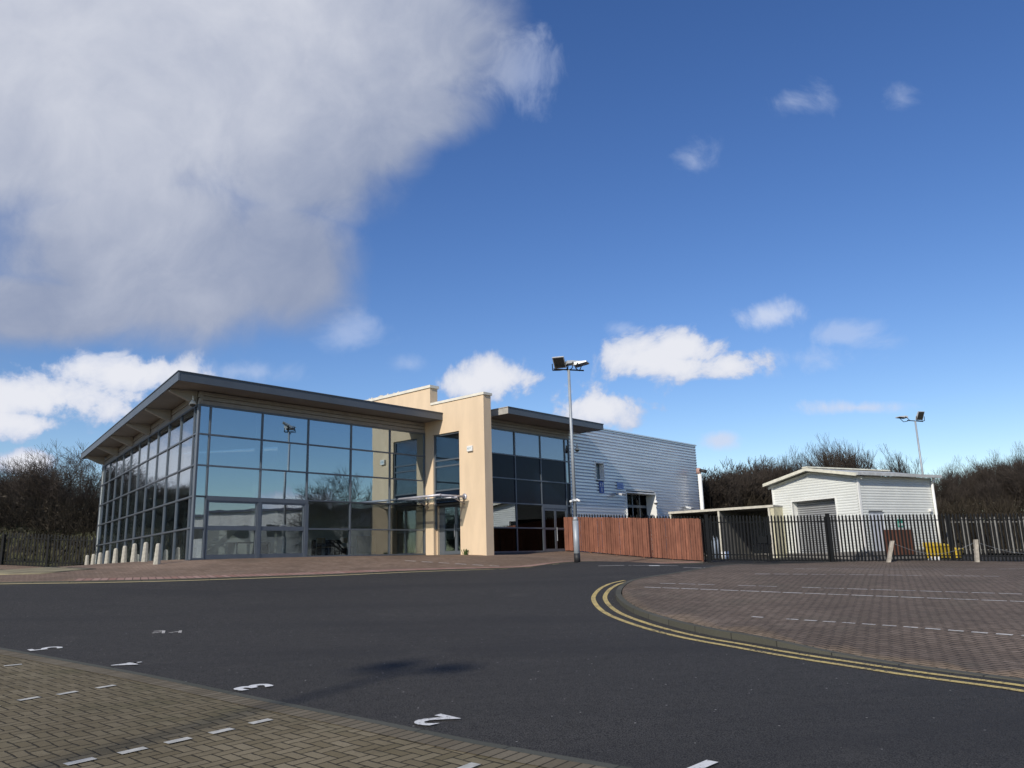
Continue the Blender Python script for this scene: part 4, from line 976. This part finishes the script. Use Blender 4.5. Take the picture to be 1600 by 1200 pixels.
fence((gx1+.12, YF), (34, YF-.6), 2.25, .165, M_BLACK, 'black palisade fence running right from the gate in front of the white shed', tops=lambda a: ptop(min(gx1+.12+a, 24)))
fence((25.3, 47.2), (46, 42.5), 2.2, .25, mat('bare_galvanised', (.21, .205, .19), .7, var=.2, scale=2), 'pale galvanised palisade fence behind the black one, right of the white shed')
fence((-24.9, 47.3), (-46, 46.6), 1.95, .19, M_BLACK, 'black palisade fence on the far left in front of the grassy bank')
# black palisade seen just above the timber fence, and the timber fence itself
TFa, TFb = np.array([2.55, 42.3]), np.array([8.70, 37.95])
def off(p, d): 
    v = (TFb-TFa)/np.linalg.norm(TFb-TFa); n = np.array([-v[1], v[0]]); return p+n*d
fence(off(TFa, .35), off(TFb, .35), 2.2, .16, M_BLACK, 'black palisade fence whose spikes show above the timber fence', tops=lambda a: 3.80+(3.22-3.80)*a/8.07)
L, F, gz = lineF(TFa, TFb)
tf = empty('timber_fence', (TFa[0], TFa[1], gz(0)), 'orange stained close-boarded timber fence between the glazed wing and the gate', 'fence')
ttop = lambda a: 3.60+(3.12-3.60)*a/L
MBs = [MB(F) for _ in range(5)]; nb_ = int(L/.125)
for i in range(nb_):
    a = L*i/nb_; k = min(4, int(5*i/nb_)); zt = (ttop(L*(k)/5)+ttop(L*(k+1)/5))/2+(ttop(a)-ttop(L*(k+.5)/5))*.75
    MBs[k].box(a+.006, a+.116, .0+.014*(i % 2), .022+.014*(i % 2), gz(a)+.07+random.uniform(0, .01), zt+random.uniform(-.01, .01))
for b in MBs: b.build('board_panel', M_TIMB, tf)
for i in range(6):
    a = L*i/5; MB(F).box(a-.05, a+.05, -.11, -.001, gz(a)-.2, ttop(a)-.02).build('post', M_TIMB2, tf)
for dz_ in (.3, 1.0, 1.7):
    f = MB(F); f.prismf([(0, -.06, gz(0)+dz_), (0, -.002, gz(0)+dz_), (0, -.002, gz(0)+dz_+.08), (0, -.06, gz(0)+dz_+.08)], [(L, -.06, gz(L)+dz_), (L, -.002, gz(L)+dz_), (L, -.002, gz(L)+dz_+.08), (L, -.06, gz(L)+dz_+.08)]); f.build('rail', M_TIMB2, tf)

# ------------------------------------------------------------------ white shed
g_ = np.array([-.49007, .87168]); h_ = np.array([.87168, .49007]); K = at(1338, 742, 40)[:2]
def FS(s, t, z): p = K+s*g_+t*h_; return (p[0], p[1], z)       # s along the gable (to the left), t along the flank (to the right)
SH = empty('white_shed', FS(0, 0, 1.1), 'small white profiled metal shed with shallow gable roof and roller door behind the palisade fence', 'building')
SW, SL = 5.55, 6.1; ZE, ZA = 5.14, 5.66
FG = lambda a, b, z: FS(a, -b, z)       # gable: b outward
FK = lambda a, b, z: FS(-b, a, z)       # flank: b outward
DS0, DS1, DZ = 1.45, 4.28, 4.12
f = MB(FG); pit = .135; z = 1.35
while z < ZA-.02:
    zt = min(z+pit, ZA)
    def xr(zz): 
        if zz <= ZE: return 0.0, SW
        k = (zz-ZE)/(ZA-ZE); return k*SW/2, SW-k*SW/2
    a0, a1 = xr(zt); segs = [(a0, a1)]
    if z < DZ-.02: segs = [(a0, DS0), (DS1, a1)]
    for p, q in segs:
        if q-p > .02:
            pr_ = lambda s: [(s, -.1, z), (s, -.018, z), (s, 0, z+pit*.35), (s, 0, zt-pit*.2), (s, -.018, zt), (s, -.1, zt)]
            f.prismf(pr_(p), pr_(q))
    z += pit
f.build('gable_wall', M_WHITEC, SH)
ribbed(FK, 0, SL, 0, 1.35, ZE, .135, M_WHITEC, SH, holes=((.60, 1.75, 1.0, 3.28),), depth=.02, nm='flank_wall')
f = MB(FS); f.box(SW-.1, SW-.02, .1, SL, 1.2, ZE); f.box(0.1, SW-.1, SL-.1, SL-.02, 1.2, ZE); f.build('rear_walls', M_WHITEC, SH)
f = MB(FS); f.box(-.03, SW+.03, -.03, .12, .9, 1.37); f.box(-.03, .12, .12, SL, .9, 1.37); f.build('plinth', M_PLINTH, SH)
# roof
f = MB(FS); o0, oe = .42, .30
zr = lambda s: ZE+(ZA-ZE)*(1-abs(s-SW/2)/(SW/2))
for s0, s1 in ((-oe, SW/2), (SW/2, SW+oe)):
    f.prismf([(s0, -o0, zr(s0)+.04), (s1, -o0, zr(s1)+.04), (s1, -o0, zr(s1)+.14), (s0, -o0, zr(s0)+.14)], [(s0, SL+.3, zr(s0)+.04), (s1, SL+.3, zr(s1)+.04), (s1, SL+.3, zr(s1)+.14), (s0, SL+.3, zr(s0)+.14)])
f.build('roof', mat('pale_roof_sheet', (.55, .55, .50), .5, metal=.1), SH)
f = MB(FS)
for s0, s1 in ((-oe, SW/2-.002), (SW/2+.002, SW+oe)):
    for lo_, hi_, tt in ((.0, .16, -o0-.03), (-.16, -.02, -.05)):
        f.prismf([(s0, tt, zr(s0)+lo_), (s1, tt, zr(s1)+lo_), (s1, tt, zr(s1)+hi_), (s0, tt, zr(s0)+hi_)], [(s0, tt+.04, zr(s0)+lo_), (s1, tt+.04, zr(s1)+lo_), (s1, tt+.04, zr(s1)+hi_), (s0, tt+.04, zr(s0)+hi_)])
f.box(SW/2-.18, SW/2+.18, -o0-.05, SL+.3, ZA+.15, ZA+.22)
f.build('verge_trim', mat('cream_trim', (.74, .72, .60), .5), SH)
f = MB(FS); f.box(-oe-.13, -oe+.0, -o0, SL+.3, ZE-.02, ZE+.13); f.build('gutter', mat('grey_trim', (.50, .51, .50), .5), SH)
f = MB(FS); f.box(-.05, .0, -.05, .10, 1.37, ZE); f.box(SW, SW+.05, -.05, .10, 1.37, ZE); f.build('corner_trim', M_WTRIM, SH)
f = MB(FS); f.path([(-.25, SL-.15, ZE-.02), (-.22, SL-.15, ZE-.12), (-.10, SL-.15, ZE-.3), (-.10, SL-.15, 1.3)], .07, 10); f.build('downpipe', M_WTRIM, SH, True)
f = MB(FG); f.box(DS0-.06, DS0, -.45, .025, 1.2, DZ+.06); f.box(DS1, DS1+.06, -.45, .025, 1.2, DZ+.06); f.box(DS0, DS1, -.45, .027, DZ, DZ+.06); f.build('door_surround', M_WTRIM, SH)
f = MB(FG)
for i in range(26): z = 1.2+i*.113; f.prismf([(DS0, -.42, z), (DS0, -.38, z+.02), (DS0, -.36, z+.06), (DS0, -.38, z+.10), (DS0, -.42, z+.112)], [(DS1, -.42, z), (DS1, -.38, z+.02), (DS1, -.36, z+.06), (DS1, -.38, z+.10), (DS1, -.42, z+.112)])
f.build('roller_door', M_SHUT, SH)
f = MB(FK); f.box(.60, 1.75, -.10, -.03, 1.2, 3.28); sd = f.build('side_door', mat('pale_door', (.62, .65, .70), .5), SH); MB(FK).box(.68, .74, -.03, .02, 2.1, 2.3).build('handle', M_DARK, sd)
MB(FK).box(.55, 1.8, -.09, .01, 3.28, 3.33).build('door_hood', M_STEEL, SH)
MB(FK).box(SL-.6, SL-.45, .0, .14, 3.35, 3.48).build('wall_lamp', M_WHITEP, SH)
f = MB(FK); f.box(1.45, 3.75, .06, .12, 1.15, 2.45); ts = empty('timber_screen', FK(1.45, .1, 1.1), 'dark red-brown timber screen leaning flat on the shed flank', 'screen')
f = MB(FK)
for i in range(15): f.box(1.45+i*.155, 1.45+i*.155+.145, .08, .105, 1.15, 2.42)
f.build('boards', M_TIMB2, ts)
f = MB(FK); f.box(1.45, 3.77, .05, .078, 1.4, 1.5); f.box(1.45, 3.77, .05, .078, 2.1, 2.2); f.build('rail', M_TIMB2, ts)
gs = empty('sign', FK(2.6, .02, 2.7), 'small green notice on the shed flank above the timber screen', 'sign'); MB(FK).box(2.75, 3.15, .005, .03, 2.55, 2.95).build('panel', M_GREENP, gs); MB(FK).box(2.80, 3.10, .031, .035, 2.62, 2.74).build('text_line', M_WHITEP, gs)
# yellow bins, drum
def gritbin(p, w, d, h, lab, rz, m=M_YEL):
    r = empty('grit_bin', (p[0], p[1], G(*p)), lab, 'bin', None, rz); r['_local'] = 1
    MB().prismf([(-w/2*.85, -d/2*.8, .03), (w/2*.85, -d/2*.8, .03), (w/2*.85, d/2*.8, .03), (-w/2*.85, d/2*.8, .03)], [(-w/2, -d/2, h*.7), (w/2, -d/2, h*.7), (w/2, d/2, h*.7), (-w/2, d/2, h*.7)]).build('body', m, r, bevel=.02)
    MB().prismf([(-w/2-.03, -d/2-.03, h*.70), (-w/2-.03, d/2+.03, h*.70), (-w/2-.03, d/2+.03, h), (-w/2-.03, -d/2-.03, h*.82)], [(w/2+.03, -d/2-.03, h*.70), (w/2+.03, d/2+.03, h*.70), (w/2+.03, d/2+.03, h), (w/2+.03, -d/2-.03, h*.82)]).build('lid', m, r, bevel=.02)
    return r
gb = FK(4.6, .75, 0); gritbin(gb[:2], 1.05, .75, .85, 'large yellow grit bin beside the timber screen behind the fence', math.atan2(h_[1], h_[0]))
gb = FK(5.75, .95, 0); gritbin(gb[:2], .8, .6, .62, 'smaller yellow grit bin at the far end of the shed flank', math.atan2(h_[1], h_[0])+.3)
gb = at(1459, 873, 39.6); wp = empty('paper_litter', (gb[0], gb[1], G(gb[0], gb[1])), 'crumpled white litter on the ground behind the palisade fence', 'litter')
for i in range(3): x = gb[0]+i*.2-.2; MB().tube((x, gb[1], G(x, gb[1])+.0), (x+.12, gb[1]+.1, G(x, gb[1])+.16), .09, .05, n=6).build('sheet', M_WHITEP, wp)

# ------------------------------------------------------------------ open shelter
KS = at(1203, 790, 43.6); zt = KS[2]; KS = KS[:2]
def FSh(s, t, z): p = KS+s*(-N1)+t*E1; return (p[0], p[1], z)
SHE = empty('open_shelter', FSh(0, 0, 1.2), 'low flat-roofed open bay shelter between the silver warehouse and the white shed', 'shelter')
SLn, SD, zb = 6.25, 4.0, 1.1
f = MB(FSh); f.box(-.22, SLn+.05, -.05, SD, zt-.06, zt+.02); f.build('roof', mat('shelter_roof', (.30, .29, .27), .8), SHE)
f = MB(FSh); f.box(-.22, SLn+.05, -.09, -.05, zt-.10, zt+.03); f.build('roof_edge', mat('cream_beam', (.56, .53, .45), .6), SHE)
f = MB(FSh); f.box(-.20, 0.0, -.02, SD, zb, zt-.06); f.build('side_wall', mat('buff_render', (.60, .56, .40), .85), SHE)
f = MB(FSh); f.box(0, SLn, SD-.1, SD, zb, zt-.06); f.box(3.02, 3.14, .02, SD-.1, zb, zt-.06); f.box(SLn-.1, SLn, .02, SD-.1, zb, zt-.06); f.build('partition', mat('grey_board', (.20, .195, .185), .85), SHE)
for s in (0.02, 3.02, SLn-.1): MB(FSh).box(s, s+.11, -.045, .02, zb, zt-.10).build('post', MATS['cream_beam'], SHE)
def cyl(u, v, Y, h, r, m, name, lab, cat, grp=None):
    p = at(u, v, Y); z = G(p[0], p[1]); e = empty(name, (p[0], Y, z), lab, cat, grp)
    MB().tube((p[0], Y, z), (p[0], Y, z+h*.86), r, n=12).build('body', m, e, True); MB().tube((p[0], Y, z+h*.86), (p[0], Y, z+h), r, r*.35, n=12).build('shoulder', m, e, True); MB().tube((p[0], Y, z+h), (p[0], Y, z+h+.1), r*.3, n=8).build('valve', M_STEEL, e)
M_GAS = mat('grey_blue_paint', (.28, .33, .40), .5, var=.1)
cyl(1116, 862, 45.5, 1.15, .11, M_GAS, 'gas_cylinder', 'left one of two grey blue gas cylinders standing in the shelter', 'gas cylinder', 'gas cylinders in the shelter')
cyl(1120.5, 862, 45.6, 1.2, .11, M_GAS, 'gas_cylinder', 'right one of two grey blue gas cylinders standing in the shelter', 'gas cylinder', 'gas cylinders in the shelter')
for u, lab, m in ((1130, 'white plastic tub on the shelter floor right of the gas cylinders', M_WHITEP), (1134.5, 'pale blue plastic tub on the shelter floor', M_BLUEL)):
    p = at(u, 864, 43); z = G(p[0], p[1]); e = empty('tub', (p[0], 43, z), lab, 'tub'); MB().tube((p[0], 43, z), (p[0], 43, z+.38), .11, .13, n=12).build('body', m, e, True); MB().tube((p[0], 43, z+.38), (p[0], 43, z+.41), .14, n=12).build('lid', m, e, True)

# ------------------------------------------------------------------ timber posts with slack wire on the island
posts = []
for (u, v, ut, vt), lab in (((1388, 880, 1394, 845), 'leaning weathered timber post on the paved island in front of the timber screen'), ((1527, 880, 1524.5, 843), 'upright weathered timber post on the paved island nearer the right edge')):
    a, b = at(u, v, 36), at(ut, vt, 36.0); z = float(H_IS(np.array([[a[0], 36]]))[0]); e = empty('timber_post', (a[0], 36, z), lab, 'post', 'timber posts on the paved island')
    s = .075; MB().prismf([(a[0]-s, 36-s, z-.05), (a[0]+s, 36-s, z-.05), (a[0]+s, 36+s, z-.05), (a[0]-s, 36+s, z-.05)], [(b[0]-s, 36-s, b[2]), (b[0]+s, 36-s, b[2]), (b[0]+s, 36+s, b[2]), (b[0]-s, 36+s, b[2])]).build('shaft', M_WOOD, e, bevel=.008)
    posts.append((b[0], 36, b[2]-.1))
end = at(1680, 850, 36)
posts.append((end[0], 36, posts[1][2]-.15))
wire = MB()
for a, b in zip(posts[:-1], posts[1:]):
    pts = [(a[0]+(b[0]-a[0])*k/12, 36, a[2]+(b[2]-a[2])*k/12-.5*math.sin(math.pi*k/12)) for k in range(13)]; wire.path(pts, .005, 5)
w_ = wire.build('wire', M_STEEL); tag(w_, 'slack wire sagging between the weathered timber posts', 'wire')
# weed at foot of fin wall
wd_ = MB(FM); 
for i in range(40):
    t, w = ST-.12+random.uniform(-.06, .06), 2.85+random.uniform(-.08, .08); a = random.uniform(0, 6.28); l = random.uniform(.08, .3)
    wd_.prismf([(t, w, 1.7), (t+.02, w, 1.7), (t+.01, w+.015, 1.7)], [(t+math.cos(a)*l*.4, w+math.sin(a)*l*.4, 1.72+l), (t+math.cos(a)*l*.4+.03, w+math.sin(a)*l*.4, 1.72+l), (t+math.cos(a)*l*.4, w+math.sin(a)*l*.4+.03, 1.74+l)])
tag(wd_.build('weed', mat('weed_green', (.05, .09, .02), .9)), 'small green weed growing at the foot of the cream fin wall', 'weed')

# ------------------------------------------------------------------ bare trees
def tree_meshes(seed, H, spread=.42, levels=5, splits=4, twig=.006, trunk=.13, up_=.35, first=.22, dens=1.0):
    rnd = random.Random(seed); T, Cw = MB(), MB()
    def grow(p, d, L, r, lv):
        n = 3 if lv < 3 else 2
        for i in range(n):
            q = p+d*(L/n); r1 = r*(.86 if lv < 2 else .8)
            (T if lv < 2 else Cw).tube(tuple(p), tuple(q), r, r1, n=6 if lv < 2 else 3, cap=False)
            p, r = q, r1
            d = (d+Vector((rnd.gauss(0, .13), rnd.gauss(0, .13), rnd.gauss(.03*up_*2, .08)))).normalized()
            if lv < levels and (lv > 0 or i >= 1):
                for k in range(1 if lv else 2):
                    if rnd.random() < dens:
                        a = rnd.uniform(0, 6.28); s = d.orthogonal().normalized(); s.rotate(Matrix.Rotation(a, 3, d))
                        nd = (d*rnd.uniform(.55, .95)+s*rnd.uniform(.5, .95)*spread*2+Vector((0, 0, up_*.5))).normalized()
                        grow(q.copy(), nd, L*rnd.uniform(.55, .8), max(r*.6, twig), lv+1)
        if lv < levels:
            for k in range(splits-1 if lv else splits):
                a = 6.28*k/splits+rnd.uniform(-.6, .6); s = d.orthogonal().normalized(); s.rotate(Matrix.Rotation(a, 3, d))
                nd = (d+s*rnd.uniform(.35, .9)*spread*2+Vector((0, 0, up_*.4))).normalized()
                grow(p.copy(), nd, L*rnd.uniform(.6, .85), max(r*.72, twig), lv+1)
    grow(Vector((0, 0, -.2)), Vector((rnd.gauss(0, .05), rnd.gauss(0, .05), 1)).normalized(), H*first, trunk, 0)
    for mb_ in (T, Cw):
        pass
    zmax = max(v[2] for v in Cw.v); k = H/zmax
    for mb_ in (T, Cw): mb_.v = [(x*k, y*k, z*k) for x, y, z in mb_.v]
    return T, Cw
KINDS = {}
def protos():
    spec = {'spreading_tree': dict(seed=3, H=9, spread=.5, levels=5, splits=4, trunk=.17, up_=.2, first=.24, twig=.0075),
            'thicket_tree': dict(seed=11, H=8, spread=.32, levels=5, splits=4, trunk=.09, up_=.55, first=.25, twig=.0075),
            'slender_tree': dict(seed=23, H=8.5, spread=.25, levels=5, splits=3, trunk=.09, up_=.75, first=.30, twig=.0065),
            'bushy_tree': dict(seed=31, H=7, spread=.42, levels=5, splits=4, trunk=.10, up_=.35, first=.18, twig=.008)}
    for k, s in spec.items():
        T, Cw = tree_meshes(**s); KINDS[k] = []
        for nm, mb_, m_ in (('trunk', T, M_BARK), ('crown', Cw, M_TWIG)):
            me = bpy.data.meshes.new(nm); me.from_pydata(mb_.v, [], mb_.f); me.materials.append(m_); me.update()
            for p in me.polygons: p.use_smooth = True
            KINDS[k].append((nm, me))
protos()
def put_tree(kind, x, y, H, lab, grp, rz=None, z=None):
    base = {'spreading_tree': 9, 'thicket_tree': 8, 'slender_tree': 8.5, 'bushy_tree': 7}[kind]
    r = empty('bare_tree', (x, y, (G(x, y) if z is None else z)), lab, 'tree', grp, rz if rz is not None else random.uniform(0, 6.28))
    s = H/base; r.scale = (s*random.uniform(.9, 1.15), s*random.uniform(.9, 1.15), s)
    for nm, me in KINDS[kind]:
        o = bpy.data.objects.new(nm, me); COL.objects.link(o); o.parent = r
    return r
BANKZ = lambda x, y: G(x, y)+1.5
# individually readable trees
def tp(u, vtop, Y, kind, lab, grp, sink=0, rz=None):
    p = at(u, vtop-9, Y); z = G(p[0], Y)-sink; return put_tree(kind, p[0], Y, p[2]-z, lab, grp, rz, z)
tp(128, 692, 58, 'spreading_tree', 'large spreading bare tree beside the far left end of the office roof', 'bare trees on the left bank', rz=1.0)
tp(1300, 680, 62, 'slender_tree', 'tall bare tree fanning out above the white shed ridge', 'bare trees behind the yard', rz=.5)
tp(1318, 692, 64, 'thicket_tree', 'bare tree just right of the tallest one above the shed roof', 'bare trees behind the yard', rz=.5)
tp(1401, 700, 62, 'slender_tree', 'thin bare tree above the shed roof left of the far lamp post', 'bare trees behind the yard')
tp(1222, 703, 60, 'slender_tree', 'bare tree with upright twigs above the left eave of the white shed', 'bare trees behind the yard')
tp(1246, 698, 61, 'slender_tree', 'thin upright bare sapling left of the shed ridge', 'bare trees behind the yard')
rt_ = random.Random(5)
LABK = {'thicket_tree': 'dense upright bare tree', 'bushy_tree': 'low bushy bare tree', 'slender_tree': 'slim bare tree', 'spreading_tree': 'broad bare tree'}
ORD = ['first', 'second', 'third', 'fourth', 'fifth', 'sixth', 'seventh', 'eighth']
def wh(i, n):
    if i == 0: return 'leftmost of them'
    if i == n-1: return 'rightmost of them'
    return (ORD[i]+' from the left') if i < n/2 else (ORD[n-1-i]+' from the right')
def row(n, u0, u1, prof, Y0, Y1, grp, where, kinds=('thicket_tree', 'bushy_tree', 'slender_tree')):
    for i in range(n):
        u = u0+(u1-u0)*(i+rt_.uniform(.1, .9))/n; Y = rt_.uniform(Y0, Y1); k = rt_.choice(kinds)
        v = np.interp(u, [a for a, b in prof], [b for a, b in prof])+rt_.uniform(-4, 10)
        tp(u, v, Y, k, LABK[k]+' '+where+', '+wh(i, n), grp)
PR = [(1440, 735), (1470, 722), (1500, 728), (1530, 720), (1565, 712), (1600, 700), (1700, 700)]
row(8, 1462, 1700, PR, 56, 66, 'bare trees in the wood on the right', 'in the far rank of the wood')
row(5, 1450, 1700, [(a, b+16) for a, b in PR], 52, 56, 'bare trees in the wood on the right', 'in the near rank of the wood')
PM = [(1080, 745), (1110, 740), (1150, 728), (1190, 722), (1215, 725), (1260, 735), (1300, 735), (1450, 735)]
row(8, 1098, 1260, PM, 58, 68, 'bare trees behind the shelter', 'in the dense belt behind the open shelter', ('thicket_tree', 'bushy_tree'))
row(5, 1240, 1450, [(1240, 738), (1450, 738)], 60, 70, 'bare trees behind the shed', 'in the belt behind the white shed')
PLf = [(-80, 750), (0, 752), (40, 748), (90, 748), (150, 760)]
row(6, -90, 150, PLf, 56, 68, 'bare trees on the left bank', 'on the bank behind the left fence', ('thicket_tree', 'slender_tree', 'bushy_tree'))
row(7, 1470, 1640, [(a, b-6) for a, b in PR], 58, 64, 'bare trees in the wood on the right', 'on the skyline of the wood', ('slender_tree',))
row(6, 1105, 1235, [(a, b-4) for a, b in PM], 60, 66, 'bare trees behind the shelter', 'on the skyline behind the shelter', ('slender_tree',))
row(6, 5, 110, [(5, 722), (110, 712)], 57, 63, 'bare trees on the left bank', 'on the skyline of the left bank', ('slender_tree', 'spreading_tree'))
# understory thickets
def thicket(name, n, pf, hmin, hmax, m, lab, r=.012, lean=.35, seed=1, leaves=0):
    rn = random.Random(seed); f = MB()
    for i in range(n):
        x, y, zg, hk = pf(rn); h = rn.uniform(hmin, hmax)*hk; a, l = rn.uniform(0, 6.28), rn.uniform(0, lean)
        p = Vector((x, y, zg-.1)); d = Vector((math.cos(a)*l, math.sin(a)*l, 1)).normalized()
        for s in range(3):
            q = p+d*h/3; f.tube(p, q, r*(1-.25*s), r*(.75-.25*s)+.002, n=3, cap=False)
            for b in range(2):
                e = (d+Vector((rn.gauss(0, .6), rn.gauss(0, .6), rn.gauss(0, .4)))).normalized(); f.tube(p, p+e*h*.28, r*.6, r*.25, n=3, cap=False)
            p = q; d = (d+Vector((rn.gauss(0, .25), rn.gauss(0, .25), rn.gauss(0, .1)))).normalized()
        for b in range(leaves):
            c_ = Vector((x, y, zg))+Vector((rn.gauss(0, .4), rn.gauss(0, .4), rn.uniform(0, h*.9))); s = rn.uniform(.05, .13); e1_ = Vector((rn.gauss(0, 1), rn.gauss(0, 1), rn.gauss(0, 1))).normalized()*s; e2_ = e1_.orthogonal().normalized()*s*.7
            f.add([c_-e1_, c_+e2_, c_+e1_, c_-e2_], [(0, 1, 2, 3)])
    me = bpy.data.meshes.new(name); me.from_pydata(f.v, [], f.f); me.materials.append(m); o = bpy.data.objects.new(name, me); COL.objects.link(o); tag(o, lab, None, None, 'stuff'); return o
def band_pf(u0, u1, Y0, Y1, bank=0):
    def pf(rn):
        u = rn.uniform(u0, u1); Y = rn.uniform(Y0, Y1); x = at(u, 860, Y)[0]; return x, Y, G(x, Y)+bank*min(1, (Y-Y0)/3), 1
    return pf
thicket('thicket', 2600, band_pf(1440, 1760, 50, 60), 1.4, 4.2, M_TWIG2, 'dense brown winter undergrowth in the wood on the right', r=.022, seed=2, leaves=2)
thicket('thicket', 2200, band_pf(1088, 1460, 57, 64), 2.0, 5.4, M_TWIG2, 'dense brown winter undergrowth behind the shelter and the white shed', r=.022, seed=3, leaves=2)
thicket('thicket', 1900, band_pf(-130, 175, 49.0, 62, 1.9), .6, 3.2, M_TWIG2, 'dark winter undergrowth on the bank behind the left fence', r=.02, seed=4, leaves=1)
# earth bank behind the left fence
def bankh(xy):
    z = GV(xy); d = np.clip((xy[:, 1]-48.6)/3.2, 0, 1); return z+.01+2.1*d*d*(3-2*d)+.15*np.sin(xy[:, 0]*.9)*d
sheet('grass_bank', [(-75, 48.4), (-27.5, 48.8), (-22.0, 51.5), (-22, 75), (-75, 75)], mat('bank_grass', (.075, .078, .032), .95, var=.4, scale=1.2, bump=.8, bscale=14, col2=(.045, .036, .022)), bankh, .8)
sheet('wood_floor', [(28.5, 46), (75, 41), (75, 90), (7.5, 90), (7.5, 57)], mat('leaf_litter', (.055, .042, .026), .95, var=.4, scale=2), lambda xy: GV(xy)+.12, 1.5)
thicket('grass_tufts', 1500, lambda rn: (lambda x, y: (x, y, float(bankh(np.array([[x, y]]))[0]), 1))(rn.uniform(-46, -26), rn.uniform(49, 52.5)), .15, .5, M_LEAF, 'rough grass tufts on the left bank', r=.02, lean=.8, seed=9)

# ------------------------------------------------------------------ surroundings behind the camera (seen mirrored in the glass)
def house(x, y, rz, L_, D_, H_, lab, m=M_BRICKH, roof=2.2, nwin=5):
    r = empty('house_block', (x, y, G(x, y)-.3), lab, 'building', None, rz); r['_local'] = 1
    MB().box(-L_/2, L_/2, -D_/2, D_/2, 0, H_).build('wall', m, r)
    MB().prismf([(-L_/2-.3, -D_/2-.3, H_), (-L_/2-.3, D_/2+.3, H_), (-L_/2-.3, 0, H_+roof)], [(L_/2+.3, -D_/2-.3, H_), (L_/2+.3, D_/2+.3, H_), (L_/2+.3, 0, H_+roof)]).build('roof', M_SLATE, r)
    for i in range(nwin):
        for z in ((4.9,) if H_ > 7 else (3.4,)):
            for s in (-1, 1):
                t = -L_/2+L_*(i+.5)/nwin+[0, .8, -.5, .3, -.9][i % 5]; q_ = [.55, .8, .45, .6][i % 4]; MB().box(t-q_, t+q_, s*D_/2-.03, s*D_/2+.04, z, z+1.25).build('window', M_DARK, r)
row(16, -900, -110, [(-900, 700), (-110, 742)], 52, 70, 'bare trees beyond the left fence', 'standing beyond the left fence')
house(50, 20, R(90+10), 17, 9, 7.6, 'pale rendered terrace reflected in the display doors', roof=.6, nwin=7)
house(44, 37.5, R(100), 14, 8, 5.2, 'second pale terrace reflected in the office glass', nwin=4)
rt2 = random.Random(77)
def ring(n, f, grp, where, k=('thicket_tree', 'bushy_tree', 'spreading_tree')):
    for i in range(n):
        x, y = f(i/n); kk = rt2.choice(k); put_tree(kk, x+rt2.uniform(-2, 2), y+rt2.uniform(-2, 2), rt2.uniform(8, 11.5), LABK[kk]+' '+where+', '+wh(i, n), grp)
ring(9, lambda t: (-60-6*math.sin(t*6), 40-70*t), 'bare trees along the left boundary', 'along the left boundary', )
put_tree('spreading_tree', 34.5, 32.5, 10.5, 'tall bare tree outside the yard reflected in the fourth office bay', 'bare trees outside the yard')
put_tree('thicket_tree', 39, 38, 7, 'low bare tree beside the tall one outside the yard', 'bare trees outside the yard')
ring(8, lambda t: (-40+80*t, -48), 'bare trees behind the viewpoint', 'behind the viewpoint')
def evergreen(x, y, H, R_, lab, seed):
    rn = random.Random(seed); r = empty('evergreen_tree', (x, y, G(x, y)), lab, 'tree', 'evergreens along the left boundary'); r['_local'] = 1
    MB().tube((0, 0, -.2), (0, 0, H*.8), .16, .05).build('trunk', M_BARK, r); f = MB()
    for i in range(2600):
        z = H*(.08+.92*rn.random()**.8); rr = R_*(1-((z/H-.35)/.68)**2*(.75))*rn.uniform(.35, 1.05); a = rn.uniform(0, 6.28); rr = max(rr, .05)
        c_ = Vector((rr*math.cos(a), rr*math.sin(a), z)); s = rn.uniform(.12, .32); e1_ = Vector((rn.gauss(0, 1), rn.gauss(0, 1), rn.gauss(0, .6))).normalized()*s; e2_ = e1_.orthogonal().normalized()*s*.7
        f.add([c_-e1_, c_+e2_, c_+e1_, c_-e2_], [(0, 1, 2, 3)])
    f.build('crown', M_EVER, r)
for i, (x, y, H, R_) in enumerate(((-52, 58, 8.5, 3.2), (-58, 60, 10, 2.4), (-47.5, 57, 9.5, 1.5), (-62, 56, 8.5, 3.6), (-68, 50, 8, 3.4), (-54, 62, 8, 3.8))):
    evergreen(x, y, H, R_, 'dark evergreen tree beyond the left fence, '+wh(i, 6), 40+i)
# left boundary undergrowth so the mirrored tree line is solid low down
thicket('hedge', 1500, lambda rn: (lambda t: (-57+rn.uniform(-3, 3), 45-75*t, G(-57, 45-75*t), 1))(rn.random()), 1.5, 4.5, M_TWIG, 'dark hedge along the left boundary', r=.03, seed=12, leaves=3)
# unseen mast added behind the viewer to cast the soft shadow on the road
_hp = gp(628, 1050); _t = 21.0/math.tan(SUNEL); _mx, _my = _hp[0]+sdx*_t, _hp[1]+sdy*_t; _z0 = G(_mx, _my)
mast((_mx, _my, _z0), G(*_hp)+21.0, [(-.45, R(-35), R(6), .2, .15), (.45, R(145), R(6), .2, .15)], 'added unseen lamp post behind the viewpoint that casts the road shadow', boots=True)
for o in bpy.data.objects:
    for k in ('_w', '_local'):
        if k in o: del o[k]
